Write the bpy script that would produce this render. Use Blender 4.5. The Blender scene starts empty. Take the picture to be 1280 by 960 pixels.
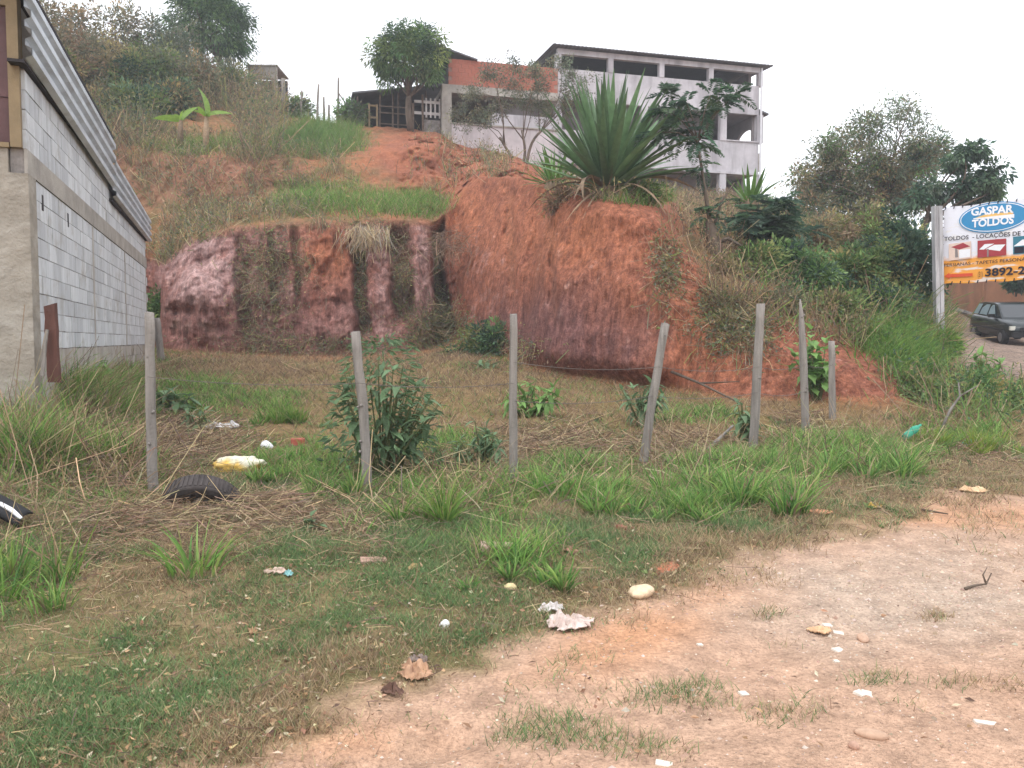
import bpy, math, random
import numpy as np
from mathutils import Vector, Matrix

# ------------------------------------------------------------------ camera, sky, sun, exposure
sc = bpy.context.scene
CAMZ = 1.5
PITCH = math.atan(55 / 1000)
cam = bpy.data.objects.new('camera', bpy.data.cameras.new('camera'))
cam.data.sensor_width = 36.0
cam.data.lens = 36.0 * 1000 / 1280
cam.data.clip_start = 0.05
cam.data.clip_end = 6000
cam.location = (0, 0, CAMZ)
cam.rotation_euler = (math.pi / 2 - PITCH, 0, 0)
sc.collection.objects.link(cam)
sc.camera = cam

SUN_EL, SUN_AZ = math.radians(58), math.radians(200)     # behind the camera, to its left
world = bpy.data.worlds.new('World')
sc.world = world
world.use_nodes = True
wn = world.node_tree
wn.nodes.clear()
w_out = wn.nodes.new('ShaderNodeOutputWorld')
w_bg = wn.nodes.new('ShaderNodeBackground')
w_sky = wn.nodes.new('ShaderNodeTexSky')
w_sky.sky_type = 'NISHITA'
w_sky.sun_disc = False
w_sky.sun_elevation = SUN_EL
w_sky.sun_rotation = SUN_AZ
w_sky.air_density = 1.0
w_sky.dust_density = 1.0
w_hsv = wn.nodes.new('ShaderNodeHueSaturation')          # overcast: the sky's blue is veiled
w_hsv.inputs['Saturation'].default_value = 0.10
w_bg.inputs['Strength'].default_value = 0.15
wn.links.new(w_sky.outputs[0], w_hsv.inputs['Color'])
w_mix = wn.nodes.new('ShaderNodeMix')                      # an even white cloud deck over the clear sky
w_mix.data_type = 'RGBA'
w_mix.inputs[0].default_value = 0.85
w_mix.inputs[7].default_value = (7.0, 7.2, 7.7, 1)
wn.links.new(w_hsv.outputs[0], w_mix.inputs[6])
wn.links.new(w_mix.outputs[2], w_bg.inputs['Color'])
wn.links.new(w_bg.outputs[0], w_out.inputs['Surface'])

sun = bpy.data.objects.new('sun', bpy.data.lights.new('sun', 'SUN'))
sun.data.energy = 0.7
sun.data.angle = math.radians(30)
sun.data.color = (1.0, 0.97, 0.93)
sd = Vector((math.sin(SUN_AZ) * math.cos(SUN_EL), math.cos(SUN_AZ) * math.cos(SUN_EL), math.sin(SUN_EL)))
sun.rotation_euler = sd.to_track_quat('Z', 'Y').to_euler()
sun.location = (0, -10, 40)
sc.collection.objects.link(sun)

sc.view_settings.view_transform = 'Standard'
sc.view_settings.look = 'None'
sc.view_settings.gamma = 1.0
sc.view_settings.exposure = 0.93
sc.view_settings.use_curve_mapping = False
sc.render.engine = 'CYCLES'
sc.cycles.max_bounces = 6
sc.cycles.diffuse_bounces = 3
sc.cycles.glossy_bounces = 2
sc.cycles.transmission_bounces = 4
sc.cycles.transparent_max_bounces = 6

# ------------------------------------------------------------------ helpers
rng = np.random.default_rng(11)
random.seed(5)
CP, SP = math.cos(PITCH), math.sin(PITCH)


def at(px, py, depth):
    """world point seen at a photograph pixel, at a given distance along +Y"""
    a, b = (px - 640) / 1000, (480 - py) / 1000
    yc = b * SP + CP
    t = depth / yc
    return np.array([a * t, depth, CAMZ + (b * CP - SP) * t])


def project(V):
    V = np.asarray(V, float)
    x, y, z = V[..., 0], V[..., 1], V[..., 2] - CAMZ
    f = y * CP - z * SP
    u = y * SP + z * CP
    f = np.where(f < 0.05, 0.05, f)
    return 640 + 1000 * x / f, 480 - 1000 * u / f


def lin(r, g, b):
    c = np.array([r, g, b], float) / 255
    return np.where(c <= 0.04045, c / 12.92, ((c + 0.055) / 1.055) ** 2.4)


def hash3(i, j, k, s):
    h = (i * 374761393 + j * 668265263 + k * 2147483647 + s * 1274126177) & 0xFFFFFFFF
    h = ((h ^ (h >> 13)) * 1274126177) & 0xFFFFFFFF
    return ((h ^ (h >> 16)) & 0xFFFF) / 65535.0


def vn(P, f, s=0):
    """value noise -1..1 on points (...,3), f = frequency (scalar or 3)"""
    Q = np.asarray(P, float) * np.asarray(f, float)
    I = np.floor(Q).astype(np.int64)
    R = Q - I
    R = R * R * (3 - 2 * R)
    out = 0
    for dx in (0, 1):
        wx = R[..., 0] if dx else 1 - R[..., 0]
        for dy in (0, 1):
            wy = R[..., 1] if dy else 1 - R[..., 1]
            for dz in (0, 1):
                wz = R[..., 2] if dz else 1 - R[..., 2]
                out = out + wx * wy * wz * hash3(I[..., 0] + dx, I[..., 1] + dy, I[..., 2] + dz, s)
    return out * 2 - 1


def fbm(P, f, s=0, o=3):
    r, a, t = 0, 1.0, 0
    f = np.asarray(f, float)
    for k in range(o):
        r = r + a * vn(P, f * (2.03 ** k), s + 17 * k)
        t += a
        a *= 0.5
    return r / t


def sstep(x, a, b):
    t = np.clip((x - a) / (b - a), 0, 1)
    return t * t * (3 - 2 * t)


def mixc(A, B, t):
    t = np.asarray(t)[..., None]
    return A * (1 - t) + B * t


def npmesh(name, V, Fs, cols=None, smooth=False):
    """mesh from arrays; Fs is one (m,k) array or a list of them"""
    if not isinstance(Fs, list):
        Fs = [Fs]
    Fs = [np.asarray(f, np.int32) for f in Fs if len(f)]
    V = np.asarray(V, np.float32)
    me = bpy.data.meshes.new(name)
    me.vertices.add(len(V))
    me.vertices.foreach_set('co', V.ravel())
    loops = np.concatenate([f.ravel() for f in Fs])
    tot = np.concatenate([np.full(len(f), f.shape[1], np.int32) for f in Fs])
    start = np.concatenate([[0], np.cumsum(tot)[:-1]]).astype(np.int32)
    me.loops.add(len(loops))
    me.loops.foreach_set('vertex_index', loops)
    me.polygons.add(len(tot))
    me.polygons.foreach_set('loop_start', start)
    me.polygons.foreach_set('loop_total', tot)
    me.polygons.foreach_set('use_smooth', np.full(len(tot), bool(smooth)))
    me.update(calc_edges=True)
    if cols is not None:
        ca = me.color_attributes.new('Col', 'FLOAT_COLOR', 'POINT')
        c4 = np.ones((len(V), 4), np.float32)
        c4[:, :3] = np.clip(cols, 0, 1)
        ca.data.foreach_set('color', c4.ravel())
    me.validate()
    return me


def link(name, me, mat=None, parent=None):
    o = bpy.data.objects.new(name, me)
    sc.collection.objects.link(o)
    if me is not None and mat is not None and len(me.materials) == 0:
        me.materials.append(mat)
    if parent is not None:
        o.parent = parent
    return o


def tag(o, label=None, cat=None, group=None, kind=None):
    if label: o['label'] = label
    if cat: o['category'] = cat
    if group: o['group'] = group
    if kind: o['kind'] = kind
    return o


def thing(name, label, cat, loc=(0, 0, 0), rz=0.0, group=None):
    o = bpy.data.objects.new(name, None)
    o.empty_display_size = 0.2
    sc.collection.objects.link(o)
    o.location = tuple(loc)
    o.rotation_euler = (0, 0, rz)
    return tag(o, label, cat, group)


class MB:
    """collects shapes for one mesh"""
    def __init__(self):
        self.V, self.F, self.C, self.n = [], {}, [], 0

    def add(self, V, Fs, col=None):
        V = np.asarray(V, float)
        if not isinstance(Fs, list) or (len(Fs) and np.isscalar(Fs[0])):
            Fs = [Fs]
        for f in Fs:
            f = np.asarray(f, np.int64)
            if f.ndim == 1: f = f[None]
            if len(f): self.F.setdefault(f.shape[1], []).append(f + self.n)
        self.V.append(V)
        c = np.array([0.5, 0.5, 0.5]) if col is None else np.asarray(col, float)
        self.C.append(np.broadcast_to(c, V.shape).copy())
        self.n += len(V)
        return self

    def box(self, x0, x1, y0, y1, z0, z1, M=None, col=None):
        V = np.array([(x, y, z) for x in (x0, x1) for y in (y0, y1) for z in (z0, z1)], float)
        if M is not None: V = xf(M, V)
        return self.add(V, [np.array([(0, 1, 3, 2), (4, 6, 7, 5), (0, 4, 5, 1), (2, 3, 7, 6), (0, 2, 6, 4), (1, 5, 7, 3)])], col)

    def tube(self, pts, rad, sides=6, cap=True, col=None, squash=1.0):
        V, Fq, caps = tube(pts, rad, sides, squash)
        return self.add(V, [Fq] + (caps if cap else []), col)

    def build(self, name, mat, parent=None, smooth=False):
        V = np.concatenate(self.V)
        Fs = [np.concatenate(f) for f in self.F.values()]
        return link(name, npmesh(name, V, Fs, np.concatenate(self.C), smooth), mat, parent)


def xf(M, V):
    M = np.array(M)
    return V @ M[:3, :3].T + M[:3, 3]


def tube(pts, rad, sides=6, squash=1.0):
    pts = np.asarray(pts, float)
    n = len(pts)
    rad = np.broadcast_to(np.asarray(rad, float), (n,))
    T = np.gradient(pts, axis=0)
    T /= np.linalg.norm(T, axis=1)[:, None] + 1e-9
    ref = np.array([0, 0, 1.0]) if abs(T[:, 2].mean()) < 0.8 else np.array([1.0, 0, 0])
    A = np.cross(T, ref); A /= np.linalg.norm(A, axis=1)[:, None] + 1e-9
    B = np.cross(T, A)
    ang = np.linspace(0, 2 * np.pi, sides, endpoint=False)
    V = pts[:, None] + rad[:, None, None] * (np.cos(ang)[None, :, None] * A[:, None] + squash * np.sin(ang)[None, :, None] * B[:, None])
    i = np.arange(n - 1)[:, None] * sides
    j = np.arange(sides)[None]
    k = (j + 1) % sides
    Fq = np.stack([i + j, i + k, i + sides + k, i + sides + j], -1).reshape(-1, 4)
    caps = [np.arange(sides)[::-1][None], (np.arange(sides) + (n - 1) * sides)[None]]
    return V.reshape(-1, 3), Fq, caps


# ------------------------------------------------------------------ materials
def nt(m):
    m.use_nodes = True
    t = m.node_tree
    return t, t.nodes['Principled BSDF']


def noise_node(t, scale, detail=4, rough=0.6, vec=None, stretch=None):
    n = t.nodes.new('ShaderNodeTexNoise')
    n.inputs['Scale'].default_value = scale
    n.inputs['Detail'].default_value = detail
    n.inputs['Roughness'].default_value = rough
    if vec is not None:
        if stretch:
            mp = t.nodes.new('ShaderNodeMapping')
            mp.inputs['Scale'].default_value = stretch
            t.links.new(vec, mp.inputs['Vector'])
            vec = mp.outputs[0]
        t.links.new(vec, n.inputs['Vector'])
    return n


def ramp(t, src, p0, p1, c0=(0, 0, 0, 1), c1=(1, 1, 1, 1)):
    r = t.nodes.new('ShaderNodeValToRGB')
    r.color_ramp.elements[0].position = p0
    r.color_ramp.elements[1].position = p1
    r.color_ramp.elements[0].color = c0
    r.color_ramp.elements[1].color = c1
    t.links.new(src, r.inputs[0])
    return r


def mix(t, mode, fac, a, b):
    n = t.nodes.new('ShaderNodeMix')
    n.data_type = 'RGBA'
    n.blend_type = mode
    if hasattr(fac, 'is_linked'): t.links.new(fac, n.inputs[0])
    else: n.inputs[0].default_value = fac
    for s, k in ((a, 6), (b, 7)):
        if hasattr(s, 'is_linked'): t.links.new(s, n.inputs[k])
        else: n.inputs[k].default_value = tuple(s) + ((1,) if len(s) == 3 else ())
    return n.outputs[2]


def bump(t, p, src, strength, dist):
    b = t.nodes.new('ShaderNodeBump')
    b.inputs['Strength'].default_value = strength
    b.inputs['Distance'].default_value = dist
    t.links.new(src, b.inputs['Height'])
    t.links.new(b.outputs[0], p.inputs['Normal'])
    return b


def M_plain(name, col, rough=0.8, metal=0.0, var=0.35, vscale=3.0, bscale=40, bstr=0.3, bdist=0.01, stretch=None,
            streak=None, spec=0.3):
    """base colour with cloudy variation, optional vertical streaks, fine relief"""
    m = bpy.data.materials.new(name)
    t, p = nt(m)
    tc = t.nodes.new('ShaderNodeTexCoord')
    n1 = noise_node(t, vscale, 5, 0.65, tc.outputs['Object'], stretch)
    c = np.asarray(col, float)
    r = ramp(t, n1.outputs[0], 0.3, 0.7, tuple(c * (1 - var)) + (1,), tuple(np.clip(c * (1 + var * 0.6), 0, 1)) + (1,))
    out = r.outputs[0]
    if streak is not None:
        sc_, dark, amt = streak
        n2 = noise_node(t, 1.0, 4, 0.6, tc.outputs['Object'], sc_)
        rr = ramp(t, n2.outputs[0], 0.48, 0.72)
        mm = t.nodes.new('ShaderNodeMath'); mm.operation = 'MULTIPLY'
        t.links.new(rr.outputs[0], mm.inputs[0]); mm.inputs[1].default_value = amt
        out = mix(t, 'MIX', mm.outputs[0], out, dark)
    t.links.new(out, p.inputs['Base Color'])
    p.inputs['Roughness'].default_value = rough
    p.inputs['Metallic'].default_value = metal
    p.inputs['Specular IOR Level'].default_value = spec
    if bstr:
        n3 = noise_node(t, bscale, 4, 0.6, tc.outputs['Object'])
        bump(t, p, n3.outputs[0], bstr, bdist)
    return m


def M_attr(name, rough=0.8, transl=0.0, var=0.3, vscale=8.0, bstr=0.0, bscale=30, bdist=0.01, spec=0.2, obj_rand=0.0):
    """colour from the mesh's own 'Col' attribute with noise variation on top"""
    m = bpy.data.materials.new(name)
    t, p = nt(m)
    a = t.nodes.new('ShaderNodeAttribute'); a.attribute_name = 'Col'
    tc = t.nodes.new('ShaderNodeTexCoord')
    out = a.outputs['Color']
    if var:
        n1 = noise_node(t, vscale, 4, 0.65, tc.outputs['Object'])
        r = ramp(t, n1.outputs[0], 0.3, 0.7, (1 - var,) * 3 + (1,), (1 + var * 0.5,) * 3 + (1,))
        out = mix(t, 'MULTIPLY', 1.0, out, r.outputs[0])
    if obj_rand:
        oi = t.nodes.new('ShaderNodeObjectInfo')
        r2 = ramp(t, oi.outputs['Random'], 0, 1, (1 - obj_rand,) * 3 + (1,), (1 + obj_rand * 0.7,) * 3 + (1,))
        out = mix(t, 'MULTIPLY', 1.0, out, r2.outputs[0])
    t.links.new(out, p.inputs['Base Color'])
    p.inputs['Roughness'].default_value = rough
    p.inputs['Specular IOR Level'].default_value = spec
    if bstr:
        n3 = noise_node(t, bscale, 4, 0.6, tc.outputs['Object'])
        bump(t, p, n3.outputs[0], bstr, bdist)
    if transl:
        tr = t.nodes.new('ShaderNodeBsdfTranslucent')
        t.links.new(out, tr.inputs['Color'])
        ms = t.nodes.new('ShaderNodeMixShader')
        ms.inputs[0].default_value = transl
        t.links.new(p.outputs[0], ms.inputs[1])
        t.links.new(tr.outputs[0], ms.inputs[2])
        t.links.new(ms.outputs[0], t.nodes['Material Output'].inputs['Surface'])
    return m


def M_leaf(name, col, var=0.25, transl=0.3, rough=0.5, obj_rand=0.35):
    m = bpy.data.materials.new(name)
    t, p = nt(m)
    oi = t.nodes.new('ShaderNodeObjectInfo')
    c = np.asarray(col, float)
    r2 = ramp(t, oi.outputs['Random'], 0, 1, tuple(c * (1 - obj_rand)) + (1,), tuple(np.clip(c * (1 + obj_rand), 0, 1)) + (1,))
    tc = t.nodes.new('ShaderNodeTexCoord')
    n1 = noise_node(t, 14, 3, 0.6, tc.outputs['Object'])
    r = ramp(t, n1.outputs[0], 0.3, 0.7, (1 - var,) * 3 + (1,), (1 + var,) * 3 + (1,))
    out = mix(t, 'MULTIPLY', 1.0, r2.outputs[0], r.outputs[0])
    t.links.new(out, p.inputs['Base Color'])
    p.inputs['Roughness'].default_value = rough
    p.inputs['Specular IOR Level'].default_value = 0.35
    tr = t.nodes.new('ShaderNodeBsdfTranslucent')
    t.links.new(out, tr.inputs['Color'])
    ms = t.nodes.new('ShaderNodeMixShader')
    ms.inputs[0].default_value = transl
    t.links.new(p.outputs[0], ms.inputs[1])
    t.links.new(tr.outputs[0], ms.inputs[2])
    t.links.new(ms.outputs[0], t.nodes['Material Output'].inputs['Surface'])
    return m


MAT = {}
MAT['foliage'] = M_attr('foliage', rough=0.55, transl=0.4, var=0.2, vscale=3.0, spec=0.3)
MAT['grass'] = M_attr('grass', rough=0.6, transl=0.42, var=0.15, vscale=2.0, spec=0.25)
MAT['straw'] = M_attr('straw', rough=0.85, transl=0.15, var=0.2, vscale=4.0)
MAT['bark'] = M_plain('bark', lin(105, 92, 80), 0.9, var=0.45, vscale=9, bscale=35, bstr=0.8, bdist=0.02, stretch=(1, 1, 0.25))
MAT['litter'] = M_attr('litter', rough=0.75, var=0.25, vscale=30, bstr=0.3, bscale=80, bdist=0.003)
# ------------------------------------------------------------------ terrain: one sheet, near ground -> lot -> cut bank -> hillside
# columns (by bearing), each a profile: near rows as (distance, height), then the bank as (photo row, distance)
near = {  # u: (d,z) at fence, (d,z) mid lot
    -900: ((6.2, .45), (9.5, 1.0)), 0: ((6.3, .32), (9.2, .85)), 90: ((6.6, .2), (10.2, .72)), 190: ((7.0, .1), (12, .5)), 455: ((7.4, .1), (12, .42)),
    642: ((7.8, .1), (12, .38)), 800: ((8.9, .1), (12, .3)), 942: ((9.8, .15), (12, .35)), 1042: ((11, .2), (12.2, .35)),
    1280: ((9.5, .08), (12, .3)), 2100: ((9.0, .05), (12, .3))}
bank = {  # u: A base, B, C cut top, D, E, F crest
    -900: ((440, 20), (370, 20.8), (300, 21.8), (250, 27), (190, 31), (20, 46)),
    0: ((440, 21), (370, 21.7), (300, 22.6), (250, 27), (190, 31), (45, 46)),
    120: ((440, 22), (370, 22.7), (310, 23.6), (262, 26.4), (192, 28), (62, 45)),
    190: ((432, 24), (375, 24.3), (325, 25), (264, 26.6), (194, 28), (75, 44)),
    206: ((439, 22), (370, 22.2), (328, 22.8), (264, 26.2), (195, 27.8), (78, 44)),
    240: ((441, 21.5), (370, 21.8), (298, 22.6), (263, 26), (197, 27.5), (92, 43)),
    300: ((443, 21.5), (370, 21.8), (284, 22.8), (259, 26), (198, 27.5), (112, 42)),
    350: ((445, 21.5), (370, 21.9), (281, 22.8), (242, 26.4), (199, 28), (128, 41)),
    400: ((446, 21.5), (370, 21.9), (279, 22.8), (232, 27), (203, 27.9), (148, 39)),
    450: ((446, 21.5), (370, 22), (279, 23), (230, 27.2), (196, 28.4), (156, 38.5)),
    520: ((440, 22), (365, 22.4), (276, 23.5), (238, 27.1), (184, 28.8), (161, 38)),
    545: ((432, 23), (365, 23.3), (279, 24), (246, 26.8), (182, 29.2), (164, 37.3)),
    570: ((427, 23), (350, 23.8), (252, 25.8), (216, 28), (188, 31.5), (178, 36)),
    600: ((436, 21.5), (335, 22.6), (222, 25.5), (206, 28), (194, 31.5), (186, 35.8)),
    650: ((455, 18.8), (340, 19.8), (222, 22.6), (212, 25), (203, 29), (198, 36)),
    700: ((468, 17), (355, 17.7), (244, 19.6), (234, 21.5), (226, 27), (220, 37)),
    760: ((475, 16.3), (360, 16.8), (252, 17.8), (247, 20), (238, 27), (236, 37.5)),
    820: ((485, 15.5), (370, 16), (263, 17.6), (252, 20), (247, 27), (244, 38)),
    850: ((488, 15), (380, 15.6), (302, 17.2), (276, 19), (256, 27), (249, 38.5)),
    900: ((497, 14), (420, 14.6), (367, 15.5), (302, 19), (266, 27), (252, 39)),
    950: ((500, 13.5), (430, 14.2), (395, 15), (312, 19), (272, 27), (258, 39)),
    1000: ((500, 13.3), (450, 13.8), (405, 15), (332, 19), (290, 26), (284, 36)),
    1060: ((497, 13), (460, 13.5), (420, 15), (348, 19), (304, 25), (296, 34)),
    1120: ((497, 13), (465, 13.6), (430, 15), (372, 19), (340, 24), (335, 32)),
    1165: ((500, 13.5), (478, 14.2), (450, 16), (420, 19.5), (400, 25), (388, 35)),
    1200: ((503, 13.5), (480, 14.8), (458, 17.5), (434, 22), (418, 29), (388, 37)),
    1240: ((505, 13.5), (487, 15), (462, 18.5), (441, 24), (425, 30), (400, 37)),
    1280: ((505, 13.5), (487, 15), (463, 18.5), (442, 24), (427, 30), (408, 35)),
    2100: ((505, 13.5), (487, 15), (463, 18.5), (442, 24), (427, 29), (412, 32))}
UK = np.array(sorted(set(list(near) + list(bank))), float)


def column_points(u):
    nk = sorted(near); bk = sorted(bank)
    def itp(keys, tab, i, j): return float(np.interp(u, keys, [tab[k][i][j] for k in keys]))
    pts = []
    for d in (1.0, 4.6):
        pts.append(((u - 640) / 1000 * d, d, 0.0))
    for i in range(2):
        d, z = itp(nk, near, i, 0), itp(nk, near, i, 1)
        pts.append(((u - 640) / 1000 * d, d, z))
    for i in range(6):
        y, d = itp(bk, bank, i, 0), itp(bk, bank, i, 1)
        pts.append(tuple(at(u, y, d)))
    b = pts[-1]
    pts.append((b[0] * 1.6, b[1] * 1.6, b[2] - (0.2 if u < 1150 else 0)))
    return np.array(pts)


U = np.concatenate([np.linspace(-900, -60, 30, endpoint=False), np.arange(-60, 180, 3.0), np.arange(180, 1170, 2.1), np.arange(1170, 1345, 3.0), np.linspace(1345, 2100, 28)])
SEG = [80, 60, 46, 50, 58, 58, 36, 36, 40, 6]
NAMES = ['n1', 'n2', 'fence', 'mid', 'A', 'B', 'C', 'D', 'E', 'F', 'G']
ctrl = np.stack([column_points(u) for u in UK])                 # (K,11,3)
ctrlU = np.stack([np.stack([np.interp(U, UK, ctrl[:, i, j]) for j in range(3)], -1) for i in range(11)])   # (11,nU,3)
rows, rowt = [], []
for i, n in enumerate(SEG):
    for k in range(n):
        t = k / n
        if i == 0: t = ((4.6 / 1.0) ** t - 1) / 3.6
        rows.append(ctrlU[i] * (1 - t) + ctrlU[i + 1] * t)
        rowt.append(i + k / n)
rows.append(ctrlU[10]); rowt.append(10.0)
G = np.stack(rows)                                              # (R,nU,3)
RT = np.array(rowt)                                             # row parameter: 4=A 5=B 6=C 7=D 8=E 9=F
R_, C_ = G.shape[:2]
for _ in range(4):                                              # round the breaks of slope
    G[1:-1] = G[1:-1] * 0.5 + 0.25 * (G[:-2] + G[2:])
for _ in range(2):
    G[:, 1:-1] = G[:, 1:-1] * 0.5 + 0.25 * (G[:, :-2] + G[:, 2:])

RTg = np.repeat(RT[:, None], C_, 1)
Ug = np.repeat(U[None], R_, 0)
# --- relief
face = sstep(RTg, 3.9, 4.25) * (1 - sstep(RTg, 5.75, 6.25)) * (1 - sstep(Ug, 1150, 1190))
slope = sstep(RTg, 5.9, 6.4) * (1 - sstep(RTg, 8.9, 9.2)) * (1 - sstep(Ug, 1150, 1185))
flat = 1 - sstep(RTg, 3.8, 4.1)
H = np.zeros((R_, C_)); PU0, PV0 = project(G)
Pv = G.copy()
lumpw = 1 - .7 * sstep(Ug, 550, 600)
scr = sstep(Ug, 550, 600)
rill = -np.abs(fbm(G, (2.2, 2.2, 1.1), 13, 4)) * 0.42 * lumpw - np.abs(fbm(G, (4.5, 4.5, .22), 17, 3)) * .24 * scr + fbm(G, (14, 14, 1.6), 15, 2) * 0.045 + fbm(G, (3.2, 3.2, 0.35), 3, 3) * 0.13 + np.abs(fbm(G, (7.0, 7.0, 0.6), 9, 2)) * 0.07 + fbm(G, 1.1, 21, 3) * 0.22 + fbm(G, 9.0, 5, 2) * 0.05
pit = np.clip(fbm(G, (5, 5, 3.0), 61, 2) - 0.35, 0, 1) * -0.25
bank2 = sstep(RTg, 6.85, 7.1) * (1 - sstep(RTg, 7.85, 8.1)) * (1 - sstep(Ug, 360, 420))
rill = rill * (1 - .42 * scr)
disp = face * (rill + pit * lumpw) + bank2 * (rill * .8 + pit)                                       # + is towards the camera
# grooves between the clay pillars of the left face (they lean right as they go down)
vv = np.clip((RTg - 4.0) / 2.0, 0, 1)
gu = Ug + (vv - 0.5) * 10 + 7 * fbm(G, 1.5, 71, 3)
groove = np.zeros_like(H)
for c, w, d, lo in ((306, 10, .38, .1), (343, 4, .32, .3), (373, 4.5, .4, .35), (451, 9, .85, .12), (501, 14, .8, .2), (551, 8, 1.8, .0), (425, 4, .25, .55), (690, 5, .2, .2), (640, 6, .25, .3)):
    groove += d * np.exp(-((gu - c) / w) ** 4) * sstep(vv, lo, lo + 0.15) * (1 - sstep(RTg, 5.75, 6.1))
disp -= groove * (RTg > 3.95)
# bulging pale rock at the far left of the cut
disp += 0.55 * np.exp(-((Ug - 250) / 42) ** 2) * np.exp(-((vv - 0.55) / 0.35) ** 2) * face
disp -= 0.35 * np.exp(-(((Ug - 247) / 14) ** 2 + ((vv - 0.78) / 0.06) ** 2)) * face
disp -= 0.3 * np.exp(-(((Ug - 226) / 20) ** 2 + ((vv - 0.36) / 0.05) ** 2)) * face
disp -= 0.3 * np.exp(-(((Ug - 399) / 15) ** 2 + ((vv - 0.68 + .04 * np.sin(Ug * .3)) / 0.035) ** 2)) * face
disp -= 0.2 * np.exp(-(((Ug - 420) / 12) ** 2 + ((vv - 0.45) / 0.03) ** 2)) * face
# the right-hand block stands proud of the facet left of it, with a crease running down between them
cre = Ug - (650 + 42 * vv) + 6 * fbm(G, 1.1, 75, 2)
disp += .75 * sstep(cre, -6, 14) * (1 - sstep(Ug, 790, 900)) * face
disp -= .25 * np.exp(-((cre + 8) / 10) ** 2) * face
# ledge of the right-hand cut: an overhung lip
disp += 0.35 * np.exp(-((Ug - 800) / 70) ** 2) * np.exp(-((vv - 0.9) / 0.12) ** 2) * face
disp += slope * (fbm(G, 0.7, 31, 3) * 0.25 + fbm(G, 3.5, 33, 2) * 0.08)
raw = sstep(RTg, 6.0, 6.3) * (1 - sstep(RTg, 8.7, 9.0)) * sstep(Ug, 470, 520) * (1 - sstep(Ug, 680, 730))
disp += raw * (-np.abs(fbm(G, (1.6, 1.6, 1.2), 85, 4)) * .8 - np.clip(fbm(G, 4.0, 87, 2) - .3, 0, 1) * .4)
hx = G[..., 0] / np.hypot(G[..., 0], G[..., 1]); hy = G[..., 1] / np.hypot(G[..., 0], G[..., 1])
G[..., 0] -= hx * disp; G[..., 1] -= hy * disp
rut = np.exp(-(((PV0 - (905 - (PU0 - 640) * .30)) / 16) ** 2)) + np.exp(-(((PV0 - (830 - (PU0 - 900) * .28)) / 12) ** 2))
dz = flat * (-.022 * rut * (.7 + .5 * fbm(G, 1.2, 83, 2)) + fbm(G, 0.55, 41, 2) * 0.05 * sstep(G[..., 1], 3, 8) + fbm(G, 2.3, 43, 3) * 0.022 + fbm(G, 11.0, 45, 2) * 0.006)
dz += slope * fbm(G, 1.6, 47, 3) * 0.14 + face * fbm(G, 6, 49, 2) * 0.03
street_w = sstep(Ug, 1178, 1200) * sstep(RTg, 5.1, 5.6)
G[..., 2] += dz * (1 - street_w * 0.85)
PU, PV = project(G)

# --- what the soil is made of (colour of the earth itself)
C_orange, C_red, C_purple, C_pink = lin(172, 111, 82), lin(148, 96, 78), lin(120, 87, 85), lin(198, 168, 164)
C_sand, C_osand, C_gravel = lin(186, 152, 128), lin(196, 146, 110), lin(182, 162, 144)
C_thatch, C_lot, C_dry = lin(118, 108, 74), lin(138, 114, 82), lin(150, 128, 96)
nb = fbm(G, 0.9, 101, 4); nm = fbm(G, 2.6, 103, 3); nf = fbm(G, 8.0, 105, 3)
nstreak = fbm(G, (5.0, 5.0, 0.35), 107, 3); nstr2 = fbm(G, (13.0, 13.0, 0.5), 109, 3)
# cut face
C_mauve = lin(152, 114, 108)
right_red = sstep(PU, 560, 600)
purp_r = np.exp(-(((PU - 735) / 105) ** 2 + ((PV - 425) / 68) ** 2)) * 1.2 + np.exp(-(((PU - 640) / 60) ** 2 + ((PV - 410) / 50) ** 2)) * 0.5
purp_l = np.exp(-(((PU - 340) / 170) ** 2 + ((PV - 395) / 75) ** 2)) * .95
orng = np.exp(-(((PU - 405) / 45) ** 2 + ((PV - 325) / 45) ** 2)) * 1.0 + np.exp(-(((PU - 720) / 120) ** 2 + ((PV - 290) / 60) ** 2)) * 1.0 \
    + np.exp(-(((PU - 880) / 90) ** 2 + ((PV - 420) / 70) ** 2)) * 1.1 + np.exp(-(((PU - 575) / 40) ** 2 + ((PV - 250) / 60) ** 2))
Cf = mixc(np.broadcast_to(C_red, G.shape), C_orange, np.clip(orng * 0.8 + nstreak * 0.45 + nm * 0.3, 0, 1))
Cf = mixc(Cf, C_mauve, np.clip((1 - sstep(PU, 540, 580)) * (.75 + nm * .5 - orng), 0, .9))
Cf = mixc(Cf, C_purple, np.clip(purp_l + purp_r + nstreak * 0.5 + nb * 0.3 - 0.25, 0, 1) * (0.6 + 0.3 * right_red))
pale = np.exp(-(((PU - 250) / 55) ** 2 + ((PV - 340) / 62) ** 2)) * 1.1 + 0.9 * np.exp(-((PU - 530) / 15) ** 2) + 0.75 * np.exp(-((PU - 476) / 13) ** 2) + .3 * np.exp(-((PU - 358) / 14) ** 2) + 0.3 * np.exp(-((PU - 600) / 30) ** 2)
Cf = mixc(Cf, C_pink, np.clip((pale + nf * 0.6 + nm * 0.4 - 0.35) * 0.85, 0, 0.85) * (PV > 282))
Cf = mixc(Cf, lin(215, 170, 150), np.clip((nf + nstreak * 0.5 - 0.55) * 1.6, 0, 0.5))
Cf = Cf * (1 + .45 * nstr2 * face)[..., None]
Cf = mixc(Cf, lin(64, 50, 48), np.clip(nstr2 * .9 + nstreak * .5 - .45, 0, .6))
Cf = mixc(Cf, lin(70, 56, 52), np.clip((-nf - nm * 0.4 - 0.42) * 1.2, 0, 0.45))
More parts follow.
